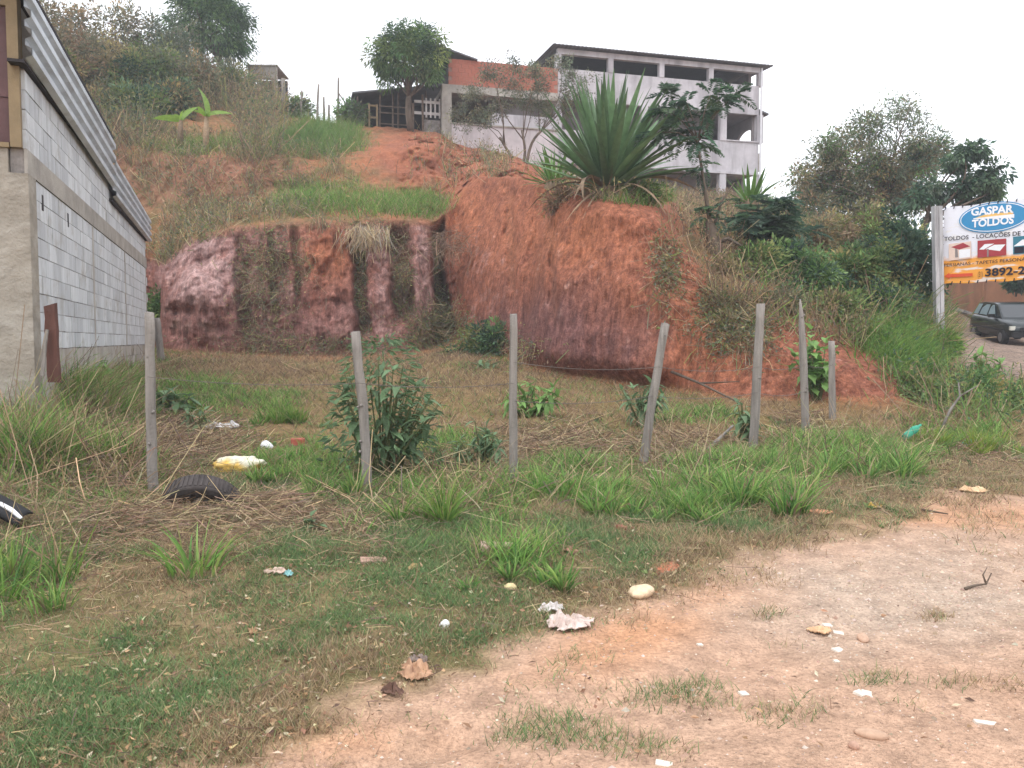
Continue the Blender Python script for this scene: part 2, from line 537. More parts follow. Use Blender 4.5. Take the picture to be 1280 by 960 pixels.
# thin moss / weed stain in the grooves and on the bank's left half
Cf = mixc(Cf, lin(98, 92, 62), np.clip(groove * 0.35 + (nm - 0.1) * 0.8 * sstep(-PU, -470, -330) * (pale < .4), 0, 0.6))
# hillside
Ch = mixc(np.broadcast_to(lin(128, 110, 76), G.shape), lin(176, 118, 86), np.clip(nm * 0.9 + 0.35, 0, 1))
redzone = sstep(PU, 540, 575) * (1 - sstep(PU, 835, 870)) + 1.3 * np.exp(-(((PU - 520) / 58) ** 2 + ((PV - 195) / 36) ** 2)) + 0.75 * np.exp(-(((PU - 370) / 25) ** 2 + ((PV - 160) / 15) ** 2)) \
    + 0.75 * np.exp(-(((PU - 270) / 95) ** 2 + ((PV - 215) / 30) ** 2))
Ch = mixc(Ch, mixc(np.broadcast_to(C_red, G.shape), C_orange, np.clip(0.5 + nm, 0, 1)), np.clip(redzone * 1.3 + nm * 0.4, 0, 1))
Ch = mixc(Ch, lin(104, 72, 58), np.clip((nf + nm * .6 - .3) * 1.1, 0, .6) * np.clip(redzone, 0, 1))
Ch = mixc(Ch, lin(120, 104, 74), np.clip(nf * 0.8 + nb * 0.6 - 0.1 - .6 * redzone, 0, 0.7))
Ch = mixc(Ch, lin(146, 112, 92), np.clip(.55 + nm * .6, 0, .85) * (1 - sstep(PU, 350, 400)) * sstep(RTg, 6.9, 7.1) * (1 - sstep(RTg, 7.9, 8.1)))
# near ground
yb = np.interp(PU, [-500, 200, 270, 480, 640, 780, 850, 950, 1100, 1280, 1800], [1330, 985, 950, 868, 828, 765, 732, 684, 640, 606, 560])
road = sstep(PV - yb + 46 * fbm(G, 1.5, 111, 4) + 16 * nf, -20, 26)
grav = np.clip(np.exp(-(((PU - 1130) / 240) ** 2 + ((PV - 745) / 70) ** 2)) * 1.2 + nm * 0.3 - 0.1, 0, 1)
osand = np.clip(np.exp(-(((PU - 800) / 170) ** 2 + ((PV - 790 + (PU - 800) * 0.33) / 45) ** 2)) * 1.1 + nb * 0.7 + np.exp(-(((PU - 1170) / 130) ** 2 + ((PV - 650) / 18) ** 2)) + np.exp(-(((PU - 420) / 130) ** 2 + ((PV - 925) / 35) ** 2)) * .7 - 0.15, 0, 1)
Cr = mixc(np.broadcast_to(C_sand, G.shape), C_osand, osand * 0.9)
Cr = mixc(Cr, C_gravel, grav * 0.85)
Cr = mixc(Cr, lin(168, 140, 118), np.clip(nf * 0.9 + nm * 0.4 - 0.15, 0, 0.55))
Cg = mixc(np.broadcast_to(C_thatch, G.shape), lin(158, 132, 104), np.clip(nm * 1.1 - 0.1 + 0.5 * sstep(PV, 780, 920), 0, 0.9))
lot = sstep(-PV, -600, -540)
Cg = mixc(Cg, mixc(np.broadcast_to(C_lot, G.shape), lin(120, 104, 66), np.clip(nm + 0.3, 0, 1)), lot)
Cg = mixc(Cg, lin(190, 128, 92), np.clip(np.exp(-((RTg - 3.95) / 0.12) ** 2) * 0.8 + nm * 0.5 - 0.35, 0, 0.8) * (RTg > 3.5))
Cg = mixc(Cg, Cr, road)
shoulder = np.exp(-(((PU - 1090) / 70) ** 2 + ((PV - 492) / 16) ** 2))
Cg = mixc(Cg, C_orange, np.clip(shoulder, 0, 0.8))
Cst = mixc(np.broadcast_to(lin(168, 146, 130), G.shape), lin(140, 122, 110), np.clip(nm + 0.4, 0, 1))
wf = sstep(RTg, 3.95, 4.12); wh = sstep(RTg, 5.85, 6.15)
COL = mixc(mixc(Cg, Cf, wf * (1 - sstep(PU, 1150, 1190))), Ch, wh * (1 - sstep(PU, 1150, 1185)))
COL = mixc(COL, Cst, sstep(Ug, 1190, 1212) * sstep(RTg, 5.3, 5.7))

# --- materials of the earth
def M_earth(name, bsc, bst, cobble=False, vert=False):
    m = bpy.data.materials.new(name)
    t, p = nt(m)
    a = t.nodes.new('ShaderNodeAttribute'); a.attribute_name = 'Col'
    tc = t.nodes.new('ShaderNodeTexCoord')
    n1 = noise_node(t, 6, 3, 0.7, tc.outputs['Object'])
    r1 = ramp(t, n1.outputs[0], 0.3, 0.7, (0.72, 0.72, 0.72, 1), (1.2, 1.2, 1.2, 1))
    n2 = noise_node(t, 55, 2, 0.7, tc.outputs['Object'], (1, 1, 0.35) if vert else None)
    r2 = ramp(t, n2.outputs[0], 0.3, 0.7, (0.7, 0.7, 0.7, 1), (1.25, 1.25, 1.25, 1))
    out = mix(t, 'MULTIPLY', 1.0, a.outputs['Color'], r1.outputs[0])
    out = mix(t, 'MULTIPLY', 0.8, out, r2.outputs[0])
    hsrc = n2.outputs[0]
    if cobble:
        v = t.nodes.new('ShaderNodeTexVoronoi'); v.feature = 'DISTANCE_TO_EDGE'; v.inputs['Scale'].default_value = 5.5
        t.links.new(tc.outputs['Object'], v.inputs['Vector'])
        rv = ramp(t, v.outputs['Distance'], 0.0, 0.12, (0.45, 0.42, 0.4, 1), (1, 1, 1, 1))
        out = mix(t, 'MULTIPLY', 1.0, out, rv.outputs[0])
        hsrc = rv.outputs[0]
    if vert:
        n5 = noise_node(t, 16, 4, 0.7, tc.outputs['Object'], (1, 1, 0.05))
        r5 = ramp(t, n5.outputs[0], 0.35, 0.65, (0.58, 0.55, 0.56, 1), (1.28, 1.26, 1.22, 1))
        out = mix(t, 'MULTIPLY', .85, out, r5.outputs[0])
        n6 = noise_node(t, 24, 3, 0.75, tc.outputs['Object'])
        r6 = ramp(t, n6.outputs[0], 0.28, 0.5, (0.45, 0.42, 0.42, 1), (1, 1, 1, 1))
        out = mix(t, 'MULTIPLY', .4, out, r6.outputs[0])
        hsrc = n6.outputs[0]
    t.links.new(out, p.inputs['Base Color'])
    p.inputs['Roughness'].default_value = 0.95
    p.inputs['Specular IOR Level'].default_value = 0.12
    b = bump(t, p, hsrc, bst, 0.03)
    n3 = noise_node(t, bsc, 3, 0.7, tc.outputs['Object'], (1, 1, 0.3) if vert else None)
    b2 = t.nodes.new('ShaderNodeBump'); b2.inputs['Strength'].default_value = bst; b2.inputs['Distance'].default_value = 0.06
    t.links.new(n3.outputs[0], b2.inputs['Height']); t.links.new(b2.outputs[0], b.inputs['Normal'])
    return m

MAT['ground'] = M_earth('ground_soil', 14, 0.6)
MAT['clay'] = M_earth('clay_cut', 9, 0.9, vert=True)
MAT['hill'] = M_earth('hill_soil', 9, 0.8)
MAT['street'] = M_earth('street_cobble', 20, 0.6, cobble=True)

idx = np.arange(R_ * C_).reshape(R_, C_)
quads = np.stack([idx[:-1, :-1], idx[:-1, 1:], idx[1:, 1:], idx[1:, :-1]], -1)       # (R-1,C-1,4)
qrt = RTg[:-1, :-1]; qu = Ug[:-1, :-1]
is_street = (qu > 1196) & (qrt >= 5.3)
is_face = (qrt >= 4.0) & (qrt < 6.05) & ~is_street & (qu < 1196)
is_hill = (qrt >= 6.05) & ~is_street
is_ground = ~(is_street | is_face | is_hill)
GV = G.reshape(-1, 3); GC = COL.reshape(-1, 3)
for nm_, msk, mt in (('ground', is_ground, 'ground'), ('clay_cliff', is_face, 'clay'), ('hillside', is_hill, 'hill'), ('street', is_street, 'street')):
    q = quads[msk]
    used, inv = np.unique(q, return_inverse=True)
    o = link(nm_, npmesh(nm_, GV[used], inv.reshape(-1, 4), GC[used], True), MAT[mt])
    tag(o, kind='structure')
# land reaching the horizon, under everything
ring = [(0, 0)] + [(2500 * math.cos(a), 2500 * math.sin(a)) for a in np.linspace(0, 2 * np.pi, 48, endpoint=False)]
o = link('terrain', npmesh('terrain', np.array([(x, y, -0.12) for x, y in ring]), np.array([(0, 1 + i, 1 + (i + 1) % 48) for i in range(48)]),
         np.broadcast_to(lin(190, 160, 130), (49, 3))), MAT['ground'])
tag(o, kind='structure')

# normals of the sheet, for things that grow out of it
gn = np.cross(np.gradient(G, axis=1), np.gradient(G, axis=0))
gn /= np.linalg.norm(gn, axis=-1)[..., None] + 1e-12
gn *= np.sign(gn[..., 2:3] + 1e-9)
area = np.linalg.norm(np.cross(np.gradient(G, axis=1), np.gradient(G, axis=0)), axis=-1)


def foot(px, py, rmax=6.0, rmin=0.0):
    """the point of the sheet seen at a photograph pixel (nearest one first)"""
    d = (PU - px) ** 2 + (PV - py) ** 2
    d = np.where((RTg <= rmax) & (RTg >= rmin), d, 1e9)
    k = np.unravel_index(np.argmin(d), d.shape)
    return G[k].copy()


GXY = G[..., :2]


def zat(x, y, rmax=9.2):
    d = (GXY[..., 0] - x) ** 2 + (GXY[..., 1] - y) ** 2
    d = np.where(RTg <= rmax, d, 1e9)
    return float(G[np.unravel_index(np.argmin(d), d.shape)][2])


def scatter(density, n):
    """n random points of the sheet, chosen by density (per m2) given on its grid"""
    w = np.clip(density, 0, None) * area
    w[:, -1] = 0; w[-1, :] = 0
    w = w * (PU > -60) * (PU < 1340) * (PV < 1010)
    p = (w / w.sum()).ravel()
    k = rng.choice(len(p), size=n, p=p)
    i, j = np.unravel_index(k, w.shape)
    a = rng.random(n)[:, None]; b = rng.random(n)[:, None]
    P = G[i, j] * (1 - a) * (1 - b) + G[i, j + 1] * a * (1 - b) + G[i + 1, j] * (1 - a) * b + G[i + 1, j + 1] * a * b
    return P, gn[i, j], PU[i, j], PV[i, j]


def ell(cx, cy, rx, ry, p=1.0):
    return np.exp(-(np.abs((PU - cx) / rx) ** 2 + np.abs((PV - cy) / ry) ** 2) ** p)
# ------------------------------------------------------------------ concrete-block building on the left
MAT['block'] = None
def M_block():
    m = bpy.data.materials.new('painted_block')
    t, p = nt(m)
    oi = t.nodes.new('ShaderNodeObjectInfo')
    g = t.nodes.new('ShaderNodeNewGeometry')
    r = ramp(t, oi.outputs['Random'], 0, 1, tuple(lin(182, 185, 189)) + (1,), tuple(lin(210, 213, 216)) + (1,))
    n = noise_node(t, 1.0, 4, 0.6, g.outputs['Position'], (9, 9, 0.9))
    rr = ramp(t, n.outputs[0], 0.3, 0.7, (0.78, 0.77, 0.76, 1), (1.06, 1.06, 1.06, 1))
    out = mix(t, 'MULTIPLY', 1.0, r.outputs[0], rr.outputs[0])
    n2 = noise_node(t, 2.2, 4, 0.7, g.outputs['Position'])
    r2 = ramp(t, n2.outputs[0], 0.52, 0.75)
    out = mix(t, 'MIX', r2.outputs[0], out, tuple(lin(160, 156, 150)))
    t.links.new(out, p.inputs['Base Color'])
    p.inputs['Roughness'].default_value = 0.85
    n3 = noise_node(t, 60, 3, 0.6, g.outputs['Position'])
    bump(t, p, n3.outputs[0], 0.4, 0.006)
    return m
MAT['block'] = M_block()
MAT['mortar'] = M_plain('mortar', lin(150, 144, 140), 0.95, var=0.75, vscale=3.2, bscale=30, bstr=0.6)
MAT['bareblock'] = M_plain('bare_block', lin(172, 166, 158), 0.95, var=0.3, vscale=3, bscale=50, bstr=0.5, streak=((6, 6, .8), lin(140, 120, 104), 0.5))
MAT['plaster'] = M_plain('old_plaster', lin(152, 144, 132), 0.95, var=0.35, vscale=1.6, bscale=18, bstr=0.9, bdist=0.02, streak=((1.2, 1.2, 2.2), lin(196, 190, 180), 0.7))
MAT['concrete'] = M_plain('raw_concrete', lin(160, 154, 146), 0.95, var=0.3, vscale=2.5, bscale=30, bstr=0.6)
MAT['galv'] = M_plain('galvanised_sheet', lin(198, 206, 214), 0.45, 0.1, var=0.25, vscale=1.2, bscale=60, bstr=0.05, streak=((3, 3, 8), lin(128, 128, 130), 0.5), spec=0.5)
MAT['tanframe'] = M_plain('tan_paint', lin(138, 120, 92), 0.7, var=0.25, vscale=3)
MAT['maroon'] = M_plain('maroon_panel', lin(92, 66, 66), 0.6, var=0.3, vscale=2)
MAT['dark'] = M_plain('dark_void', lin(56, 52, 54), 0.9, var=0.3)  # shade inside open rooms is put into this colour; also dark edges, slots

wp0 = np.array([at(41, 437, 8.33)[0], 8.33, 0.0])
wdir = np.array([-0.345, 1.0, 0.0]); wdir /= np.linalg.norm(wdir)
wout = np.array([wdir[1], -wdir[0], 0.0])               # outward, towards the lot
WM = np.eye(4); WM[:3, 0] = wdir; WM[:3, 1] = -wout; WM[:3, 2] = (0, 0, 1); WM[:3, 3] = wp0    # x along wall, y into building
WML = 11.6
bld = thing('block_building', 'long pale painted concrete block building with corrugated metal eaves at left edge', 'building', wp0)
INV = np.linalg.inv(Matrix.Translation(Vector(wp0)))


def wpart(name, mat, fn, smooth=False):
    mb = MB(); fn(mb)
    V = np.concatenate(mb.V); V = xf(WM, V) - wp0
    mb.V = [V]
    return mb.build(name, mat, bld, smooth)

# backing wall (the mortar shows in the joints), plinth, ring beam, columns
wpart('wall', MAT['mortar'], lambda b: b.box(0.02, WML - .02, .006, .15, -0.5, 4.30))
wpart('base_wall', MAT['bareblock'], lambda b: b.box(0.3, 6.3, -.006, .014, -0.5, 1.39))
wpart('ring_beam', MAT['concrete'], lambda b: b.box(-.01, WML, -.012, .02, 3.21, 3.455))
for tcol in (3.97, 7.65, 11.45):
    wpart('column', MAT['bareblock'], lambda b: b.box(tcol - .06, tcol + .06, -.004, .018, 1.4, 3.205))
# courses of block: nearest 300 are pieces of their own
bm0 = MB().box(0, .39, 0, .05, 0, .191)
bme = npmesh('block', np.concatenate(bm0.V), [np.concatenate(f) for f in bm0.F.values()])
bme.materials.append(MAT['block'])
spots = []
for ci, z in enumerate([1.405 + .2 * k for k in range(9)] + [3.46 + .2 * k for k in range(4)]):
    x = -0.2 * (ci % 2) + .34 if ci < 9 else -0.2 * (ci % 2) + .01
    while x < WML - .2:
        x0 = max(x, 0.30 if ci < 9 else 0.0)
        if not any(x0 < tc_ + .06 and x0 + .39 > tc_ - .06 for tc_ in (3.97, 7.65, 11.45)) or ci >= 9:
            spots.append((x0, z, min(x + .39, WML - .01) - x0))
        else:
            for tc_ in (3.97, 7.65, 11.45):
                if x0 < tc_ - .07 < x0 + .39: spots.append((x0, z, tc_ - .07 - x0))
                if x0 < tc_ + .07 < x0 + .39: spots.append((tc_ + .07, z, x0 + .39 - tc_ - .07))
        x += .4
spots = [s for s in spots if s[2] > .05]
spots.sort()
rest = MB()
for k, (x, z, w) in enumerate(spots):
    off = random.uniform(-.003, .002)
    if k < 290:
        o = link('block', bme, None, bld)
        Mx = np.eye(4); Mx[:3, 3] = (x, off - .002, z + random.uniform(-.003, .003)); Mx[0, 0] = w / .39
        L = np.eye(4); L[:3, :3] = WM[:3, :3]
        o.matrix_local = Matrix((L @ Mx).tolist())
    else:
        rest.box(x, x + w, off - .002, .05, z, z + .191)
rest.V = [xf(WM, np.concatenate(rest.V)) - wp0]
tag(rest.build('block_courses', MAT['block'], bld), kind='stuff')
# lower courses of bare block at the far end of the plinth
for k in range(13):
    for r_ in range(3):
        x = 6.34 + .4 * k + (.2 if r_ % 2 else 0)
        if x + .39 < WML:
            wpart('bare_block', MAT['bareblock'] if (k * 7 + r_ * 3) % 5 else MAT['plaster'], lambda b: b.box(x, x + .39, random.uniform(-.004, .0), .015, 1.395 - .2 * (r_ + 1), 1.395 - .2 * r_ - .012))
# dark drip holes under the beam
for x, z in ((.62, 3.05), (2.05, 3.06)):
    wpart('weep_slot', MAT['dark'], lambda b: b.box(x, x + .07, -.008, .01, z - .12, z + .05))
# corrugated eaves sheets, running along the wall; the far one hangs lower
def corr(b, x0, x1, zb0, zb1, zt0, zt1, n=4):
    prof = []
    for k in range(n):
        a = k / n; s = 1 / n
        prof += [(a, 0.0), (a + s * .16, -.06), (a + s * .52, -.06), (a + s * .68, 0.0)]
    prof.append((1.0, 0.0))
    prof = np.array(prof)
    xs = np.linspace(x0, x1, 7)
    V = []
    for x in xs:
        f = (x - x0) / (x1 - x0)
        lo, hi = zb0 + (zb1 - zb0) * f, zt0 + (zt1 - zt0) * f
        for h, y in prof: V.append((x, -.07 + y, lo + (hi - lo) * h))
    n_ = len(prof)
    V2 = [(x, y + .006, z) for x, y, z in V]
    q = [(i * n_ + j, i * n_ + j + 1, (i + 1) * n_ + j + 1, (i + 1) * n_ + j) for i in range(len(xs) - 1) for j in range(n_ - 1)]
    b.add(V, [np.array(q)]); b.add(V2, [np.array(q)[:, ::-1]])
    return
wpart('metal_sheet', MAT['galv'], lambda b: corr(b, -.22, 5.75, 4.31, 4.08, 5.06, 4.92))
wpart('metal_sheet', MAT['galv'], lambda b: corr(b, 5.70, WML + .1, 3.93, 3.85, 4.63, 4.42))
wpart('sheet_lip', MAT['dark'], lambda b: (b.box(-.2, 5.72, -.05, .1, 4.27, 4.30), b.box(5.72, WML, -.06, .1, 3.86, 3.9)))
wpart('ridge_edge', MAT['dark'], lambda b: b.add([(-.3, -.1, 5.05), (5.76, -.1, 4.91), (5.76, .1, 4.91), (-.3, .1, 5.05), (-.3, -.1, 5.085), (5.76, -.1, 4.945), (5.76, .1, 4.945), (-.3, .1, 5.085)], [np.array([(0, 1, 2, 3), (7, 6, 5, 4), (0, 4, 5, 1), (0, 3, 7, 4), (1, 5, 6, 2)])]))
wpart('roof', MAT['galv'], lambda b: b.add([(-.3, .1, 5.07), (5.8, .1, 4.93), (5.8, 7, 5.9), (-.3, 7, 6.0), (5.8, 0, 4.6), (WML + .2, 0, 4.42), (WML + .2, 7, 5.4), (5.8, 7, 5.6)],
      [np.array([(0, 1, 2, 3), (4, 5, 6, 7)])]))
wpart('back_wall', MAT['plaster'], lambda b: b.box(WML - .03, WML, .16, 7, -.5, 4.25))
# front: rough plaster pier, framed opening above
wpart('front_wall', MAT['plaster'], lambda b: b.box(-.03, .3, -.018, .16, -0.5, 3.205))
wpart('front_wall', MAT['plaster'], lambda b: b.box(-.03, .14, .16, 7, -0.5, 3.45))
fr = wpart('door_frame', MAT['tanframe'], lambda b: (b.box(-.06, .12, .03, .13, 3.46, 4.86), b.box(-.06, .12, .03, 3.4, 4.86, 4.98), b.box(-.06, .12, .14, 3.4, 3.452, 3.50)))
wpart('shutter', MAT['maroon'], lambda b: [b.box(-.02 - .012 * (k % 2), .06, .135, 3.4, 3.51 + .45 * k, 3.955 + .45 * k) for k in range(3)])

# ------------------------------------------------------------------ things standing against or near it
MAT['rust'] = M_plain('rusty_board', lin(94, 64, 56), 0.9, var=0.4, vscale=5, bscale=40, bstr=0.5, stretch=(1, 1, .2))
MAT['post'] = M_plain('weathered_post', lin(148, 141, 134), 0.95, var=0.35, vscale=12, bscale=45, bstr=0.8, bdist=0.012, stretch=(1, 1, .12), streak=((14, 14, 1.0), lin(84, 76, 68), 0.65))
MAT['wire'] = M_plain('wire', lin(120, 112, 106), 0.6, 0.6, var=0.3, bstr=0)


def slab_piece(name, p0, p1, w, th, mat, label, cat):
    p0, p1 = np.asarray(p0, float), np.asarray(p1, float)
    n = 7
    b = MB()
    V = []
    for k in range(n):
        f = k / (n - 1)
        c = p0 * (1 - f) + p1 * f
        ww = w * (1 + .06 * math.sin(k * 2.1))
        for sx, sy in ((-1, -1), (1, -1), (1, 1), (-1, 1)):
            V.append(c + np.array([sx * ww / 2 + .004 * random.uniform(-1, 1), sy * th / 2, .01 * random.uniform(-1, 1) + (.02 * sx if k == n - 1 else 0)]))
    q = [(i * 4 + j, i * 4 + (j + 1) % 4, i * 4 + 4 + (j + 1) % 4, i * 4 + 4 + j) for i in range(n - 1) for j in range(4)]
    b.add(V, [np.array(q), np.array([(3, 2, 1, 0), tuple(range(4 * n - 4, 4 * n))])])
    return tag(b.build(name, mat), label, cat)

slab_piece('wooden_board', at(68, 478, 8.35), at(63, 381, 8.35), .115, .05, MAT['rust'], 'short reddish brown upright board in front of the block wall corner', 'board')
sb = MB(); sb.tube([at(53, 470, 8.2), at(56, 430, 8.25), at(59, 412, 8.28)], [.022, .02, .016], 6)
tag(sb.build('wooden_stake', MAT['post']), 'thin pale stake leaning on the reddish board by the wall', 'stake')


def post(base, top, r0, r1, label, group='wooden posts of the lot fence', mat='post', flatten=1.0, seed=0, point=False):
    base, top = np.asarray(base, float), np.asarray(top, float)
    base = base.copy(); base[2] -= .25
    n = 12
    rr = random.Random(seed)
    ts = np.linspace(0, 1, n)
    bend = np.array([rr.uniform(-.02, .02), rr.uniform(-.02, .02), 0])
    pts = [base * (1 - t) + top * t + bend * math.sin(t * math.pi * 1.3) + np.array([rr.uniform(-.003, .003), rr.uniform(-.003, .003), 0]) for t in ts]
    rad = [r0 + (r1 - r0) * t + rr.uniform(-.002, .002) for t in ts]
    if point: rad[-1] = .008; rad[-2] *= .6; rad[-3] *= .85
    V, q, caps = tube(pts, rad, 10, flatten)
    ang = np.tile(np.arange(10), n)
    kn = 1 + 0.06 * np.sin(ang * 1.9 + seed) + np.array([rr.uniform(-.04, .04) for _ in range(len(V))])
    ctr = np.repeat(np.array(pts), 10, 0)
    V = ctr + (V - ctr) * kn[:, None]
    if not point: V[-10:, 2] += np.array([rr.uniform(-.012, .012) for _ in range(10)])
    b = MB(); b.add(V - base, [q] + caps)
    for _ in range(5):                                   # knots
        t = rr.uniform(.35, .95); a = rr.uniform(-2.6, -.5)
        c = base * (1 - t) + top * t; r = r0 + (r1 - r0) * t
        d = np.array([math.cos(a), math.sin(a) * flatten, 0])
        b.tube([c + d * (r * .75) - base, c + d * (r * 1.07) - base], [.016, .009], 6)
    o = b.build('fence_post', MAT[mat], None, True)
    o.location = base
    return tag(o, label, 'post', group)

FP = []
def fpost(bx, by, tx, ty, wpx, label, seed, flatten=1.0, point=False, dd=0.0):
    f = foot(bx, by, 4.0)
    d = f[1]
    top = at(tx, ty, d + dd)
    r = wpx / 2 / 1000 * d
    o = post(f, top, r * 1.08, r * .92, label, seed=seed, flatten=flatten, point=point)
    FP.append((f, top))
    return o
fpost(193, 618, 186, 391, 12.5, 'grey fence post beside the half-buried tyre', 1)
fpost(459, 612, 447, 415, 12.5, 'fence post in front of the large-leaved bush', 2)
fpost(644, 604, 641, 393, 10.5, 'straight grey fence post in the middle of the lot front', 3)
fpost(801, 582, 831, 405, 11, 'fence post leaning strongly to the right', 4)
fpost(941, 563, 951, 380, 11, 'tall grey fence post just right of the leaning one', 5)
fpost(1007, 543, 1001, 374, 9.5, 'fence post with a split pointed top', 6, point=True)
fpost(1042, 524, 1039, 427, 8.5, 'short fence post in front of the broad-leaved weed', 7)
f_ = at(203, 436, 19.6); f_[2] = zat(f_[0], f_[1], 4)
post(f_, at(196, 398, 19.6), .09, .08, 'small stump post at the foot of the pale rock beside the block wall', seed=9)


def wire(points, label, r=.0028, barbs=True, sag=.05):
    b = MB()
    for p, q in zip(points[:-1], points[1:]):
        p, q = np.asarray(p), np.asarray(q)
        ts = np.linspace(0, 1, 14)
        pts = [p * (1 - t) + q * t - np.array([0, 0, sag * 4 * t * (1 - t)]) for t in ts]
        b.tube(pts, r, 4)
        if barbs:
            for t in np.arange(.05, 1, .09):
                c = p * (1 - t) + q * t - np.array([0, 0, sag * 4 * t * (1 - t)])
                b.tube([c + [-.012, 0, -.014], c + [.012, 0, .014]], r * .8, 3)
    return tag(b.build('barbed_wire', MAT['wire']), label, 'wire', 'barbed wires of the lot fence')
def onpost(i, y):
    f, t = FP[i]
    _, yb_ = project(f); _, yt_ = project(t)
    k = (y - yb_) / (yt_ - yb_)
    return f * (1 - k) + t * k + np.array([0, -.06, 0])
wire([onpost(2, 452), onpost(3, 458), onpost(4, 458), onpost(5, 455), onpost(6, 455)], 'upper barbed wire strung between the right-hand fence posts')
wire([onpost(2, 500), onpost(3, 494), onpost(4, 490), onpost(5, 488)], 'middle barbed wire sagging between the right-hand fence posts')
wire([onpost(0, 470), onpost(1, 478), onpost(2, 478)], 'barbed wire between the left fence posts across the bush', sag=.04)
# ------------------------------------------------------------------ houses on the hill
MAT['paint'] = M_plain('grey_white_wall', lin(190, 186, 190), 0.9, var=0.3, vscale=0.7, bscale=12, bstr=0.4, streak=((1.8, 1.8, .3), lin(128, 122, 126), 0.75))
MAT['paint2'] = M_plain('white_lower_wall', lin(200, 192, 194), 0.9, var=0.28, vscale=0.9, bscale=12, bstr=0.4, streak=((1.6, 1.6, .3), lin(140, 132, 132), 0.7))
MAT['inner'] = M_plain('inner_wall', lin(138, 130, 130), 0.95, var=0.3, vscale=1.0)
MAT['eternit'] = M_plain('fibre_cement_roof', lin(108, 108, 112), 0.9, var=0.3, vscale=1.5, bscale=10, bstr=0.3)
MAT['brick'] = M_plain('hollow_brick', lin(168, 104, 86), 0.9, var=0.28, vscale=1.8, bscale=20, bstr=0.4)
MAT['bmortar'] = M_plain('brick_mortar', lin(150, 124, 112), 0.95, var=0.3)
MAT['pipe'] = M_plain('pvc_pipe', lin(214, 214, 218), 0.5, var=0.1)
MAT['oldwood'] = M_plain('old_timber', lin(120, 104, 92), 0.95, var=0.4, vscale=6, bscale=30, bstr=0.6)
MAT['whitewood'] = M_plain('white_timber', lin(200, 196, 194), 0.8, var=0.25, vscale=5)

h0 = at(697, 240, 38.0); h1 = at(947, 240, 40.7)
hdir = h1 - h0; hdir[2] = 0; HL = float(np.linalg.norm(hdir)); hdir /= HL
hb = np.array([-hdir[1], hdir[0], 0])
HM = np.eye(4); HM[:3, 0] = hdir; HM[:3, 1] = hb; HM[:3, 2] = (0, 0, 1); HM[:3, 3] = (h0[0], h0[1], 0)


def hx(px):           # distance along the front for a photo column
    a = (px - 640) / 1000
    # h0 + s*hdir : X = a*Y
    return (a * h0[1] - h0[0]) / (hdir[0] - a * hdir[1])


def frame_parts(root, M, o):
    def part(name, mat, fn, parent=None, smooth=False):
        mb = MB(); fn(mb)
        mb.V = [xf(M, np.concatenate(mb.V)) - o]
        return mb.build(name, mat, parent or root, smooth)
    return part

ho = HM[:3, 3].copy(); ho[2] = 8.5
house = thing('concrete_house', 'large unfinished three-storey whitish concrete house with open window bays on the hilltop', 'house', ho)
hp = frame_parts(house, HM, ho)
HD = 8.0
Z0, Z1, Z1s, Z2, Z2s, Z3, ZT = 7.5, 9.80, 11.35, 12.73, 14.15, 14.80, 15.05
xr = [hx(p) for p in (697, 761, 823.5, 884, 945)]
xl = [hx(p) for p in (697, 742, 803, 900, 945)]
# storey slabs and floors
hp('floor_slab', MAT['paint'], lambda b: b.box(0, HL, .02, HD, 9.82, 10.0))
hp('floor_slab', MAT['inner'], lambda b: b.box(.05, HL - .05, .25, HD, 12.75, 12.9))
# spandrel walls
hp('wall', MAT['paint'], lambda b: b.box(0, HL, 0, .16, Z1, Z1s))
hp('wall', MAT['paint'], lambda b: b.box(0, HL, 0, .16, Z2, Z2s))
hp('roof_beam', MAT['paint'], lambda b: b.box(-.02, HL + .02, -.02, .2, Z3, ZT))
for x in xr:
    hp('column', MAT['paint'], lambda b: b.box(x - .13, x + .13, -.03, .22, Z2s + .002, Z3 - .002))
for x in xl:
    hp('column', MAT['paint'], lambda b: b.box(x - .17, x + .17, -.035, .25, Z1s + .002, Z2 - .002))
for x in (xl[0], hx(790), xl[3], xl[4]):
    hp('column', MAT['paint'], lambda b: b.box(x - .18, x + .18, -.03, .3, Z0, Z1 - .002))
hp('window_sill', MAT['paint'], lambda b: b.box(xl[3] + .18, xl[4] - .18, -.06, .2, Z1s + .003, Z1s + .06))
# lower slab lip
hp('slab_lip', MAT['paint'], lambda b: b.box(hx(832), HL, -.06, -.002, Z1 - .06, Z1 + .05))
# set-back walls inside the bays
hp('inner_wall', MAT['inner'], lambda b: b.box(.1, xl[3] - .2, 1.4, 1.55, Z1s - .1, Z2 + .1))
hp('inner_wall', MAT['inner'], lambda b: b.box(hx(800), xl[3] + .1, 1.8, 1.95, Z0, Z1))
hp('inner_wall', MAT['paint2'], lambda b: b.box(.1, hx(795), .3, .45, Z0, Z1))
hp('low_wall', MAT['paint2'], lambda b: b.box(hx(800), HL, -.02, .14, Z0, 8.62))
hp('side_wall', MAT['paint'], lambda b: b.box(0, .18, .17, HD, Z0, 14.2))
hp('back_wall', MAT['inner'], lambda b: b.box(.2, HL - .2, HD - .2, HD, Z0, ZT - .02))
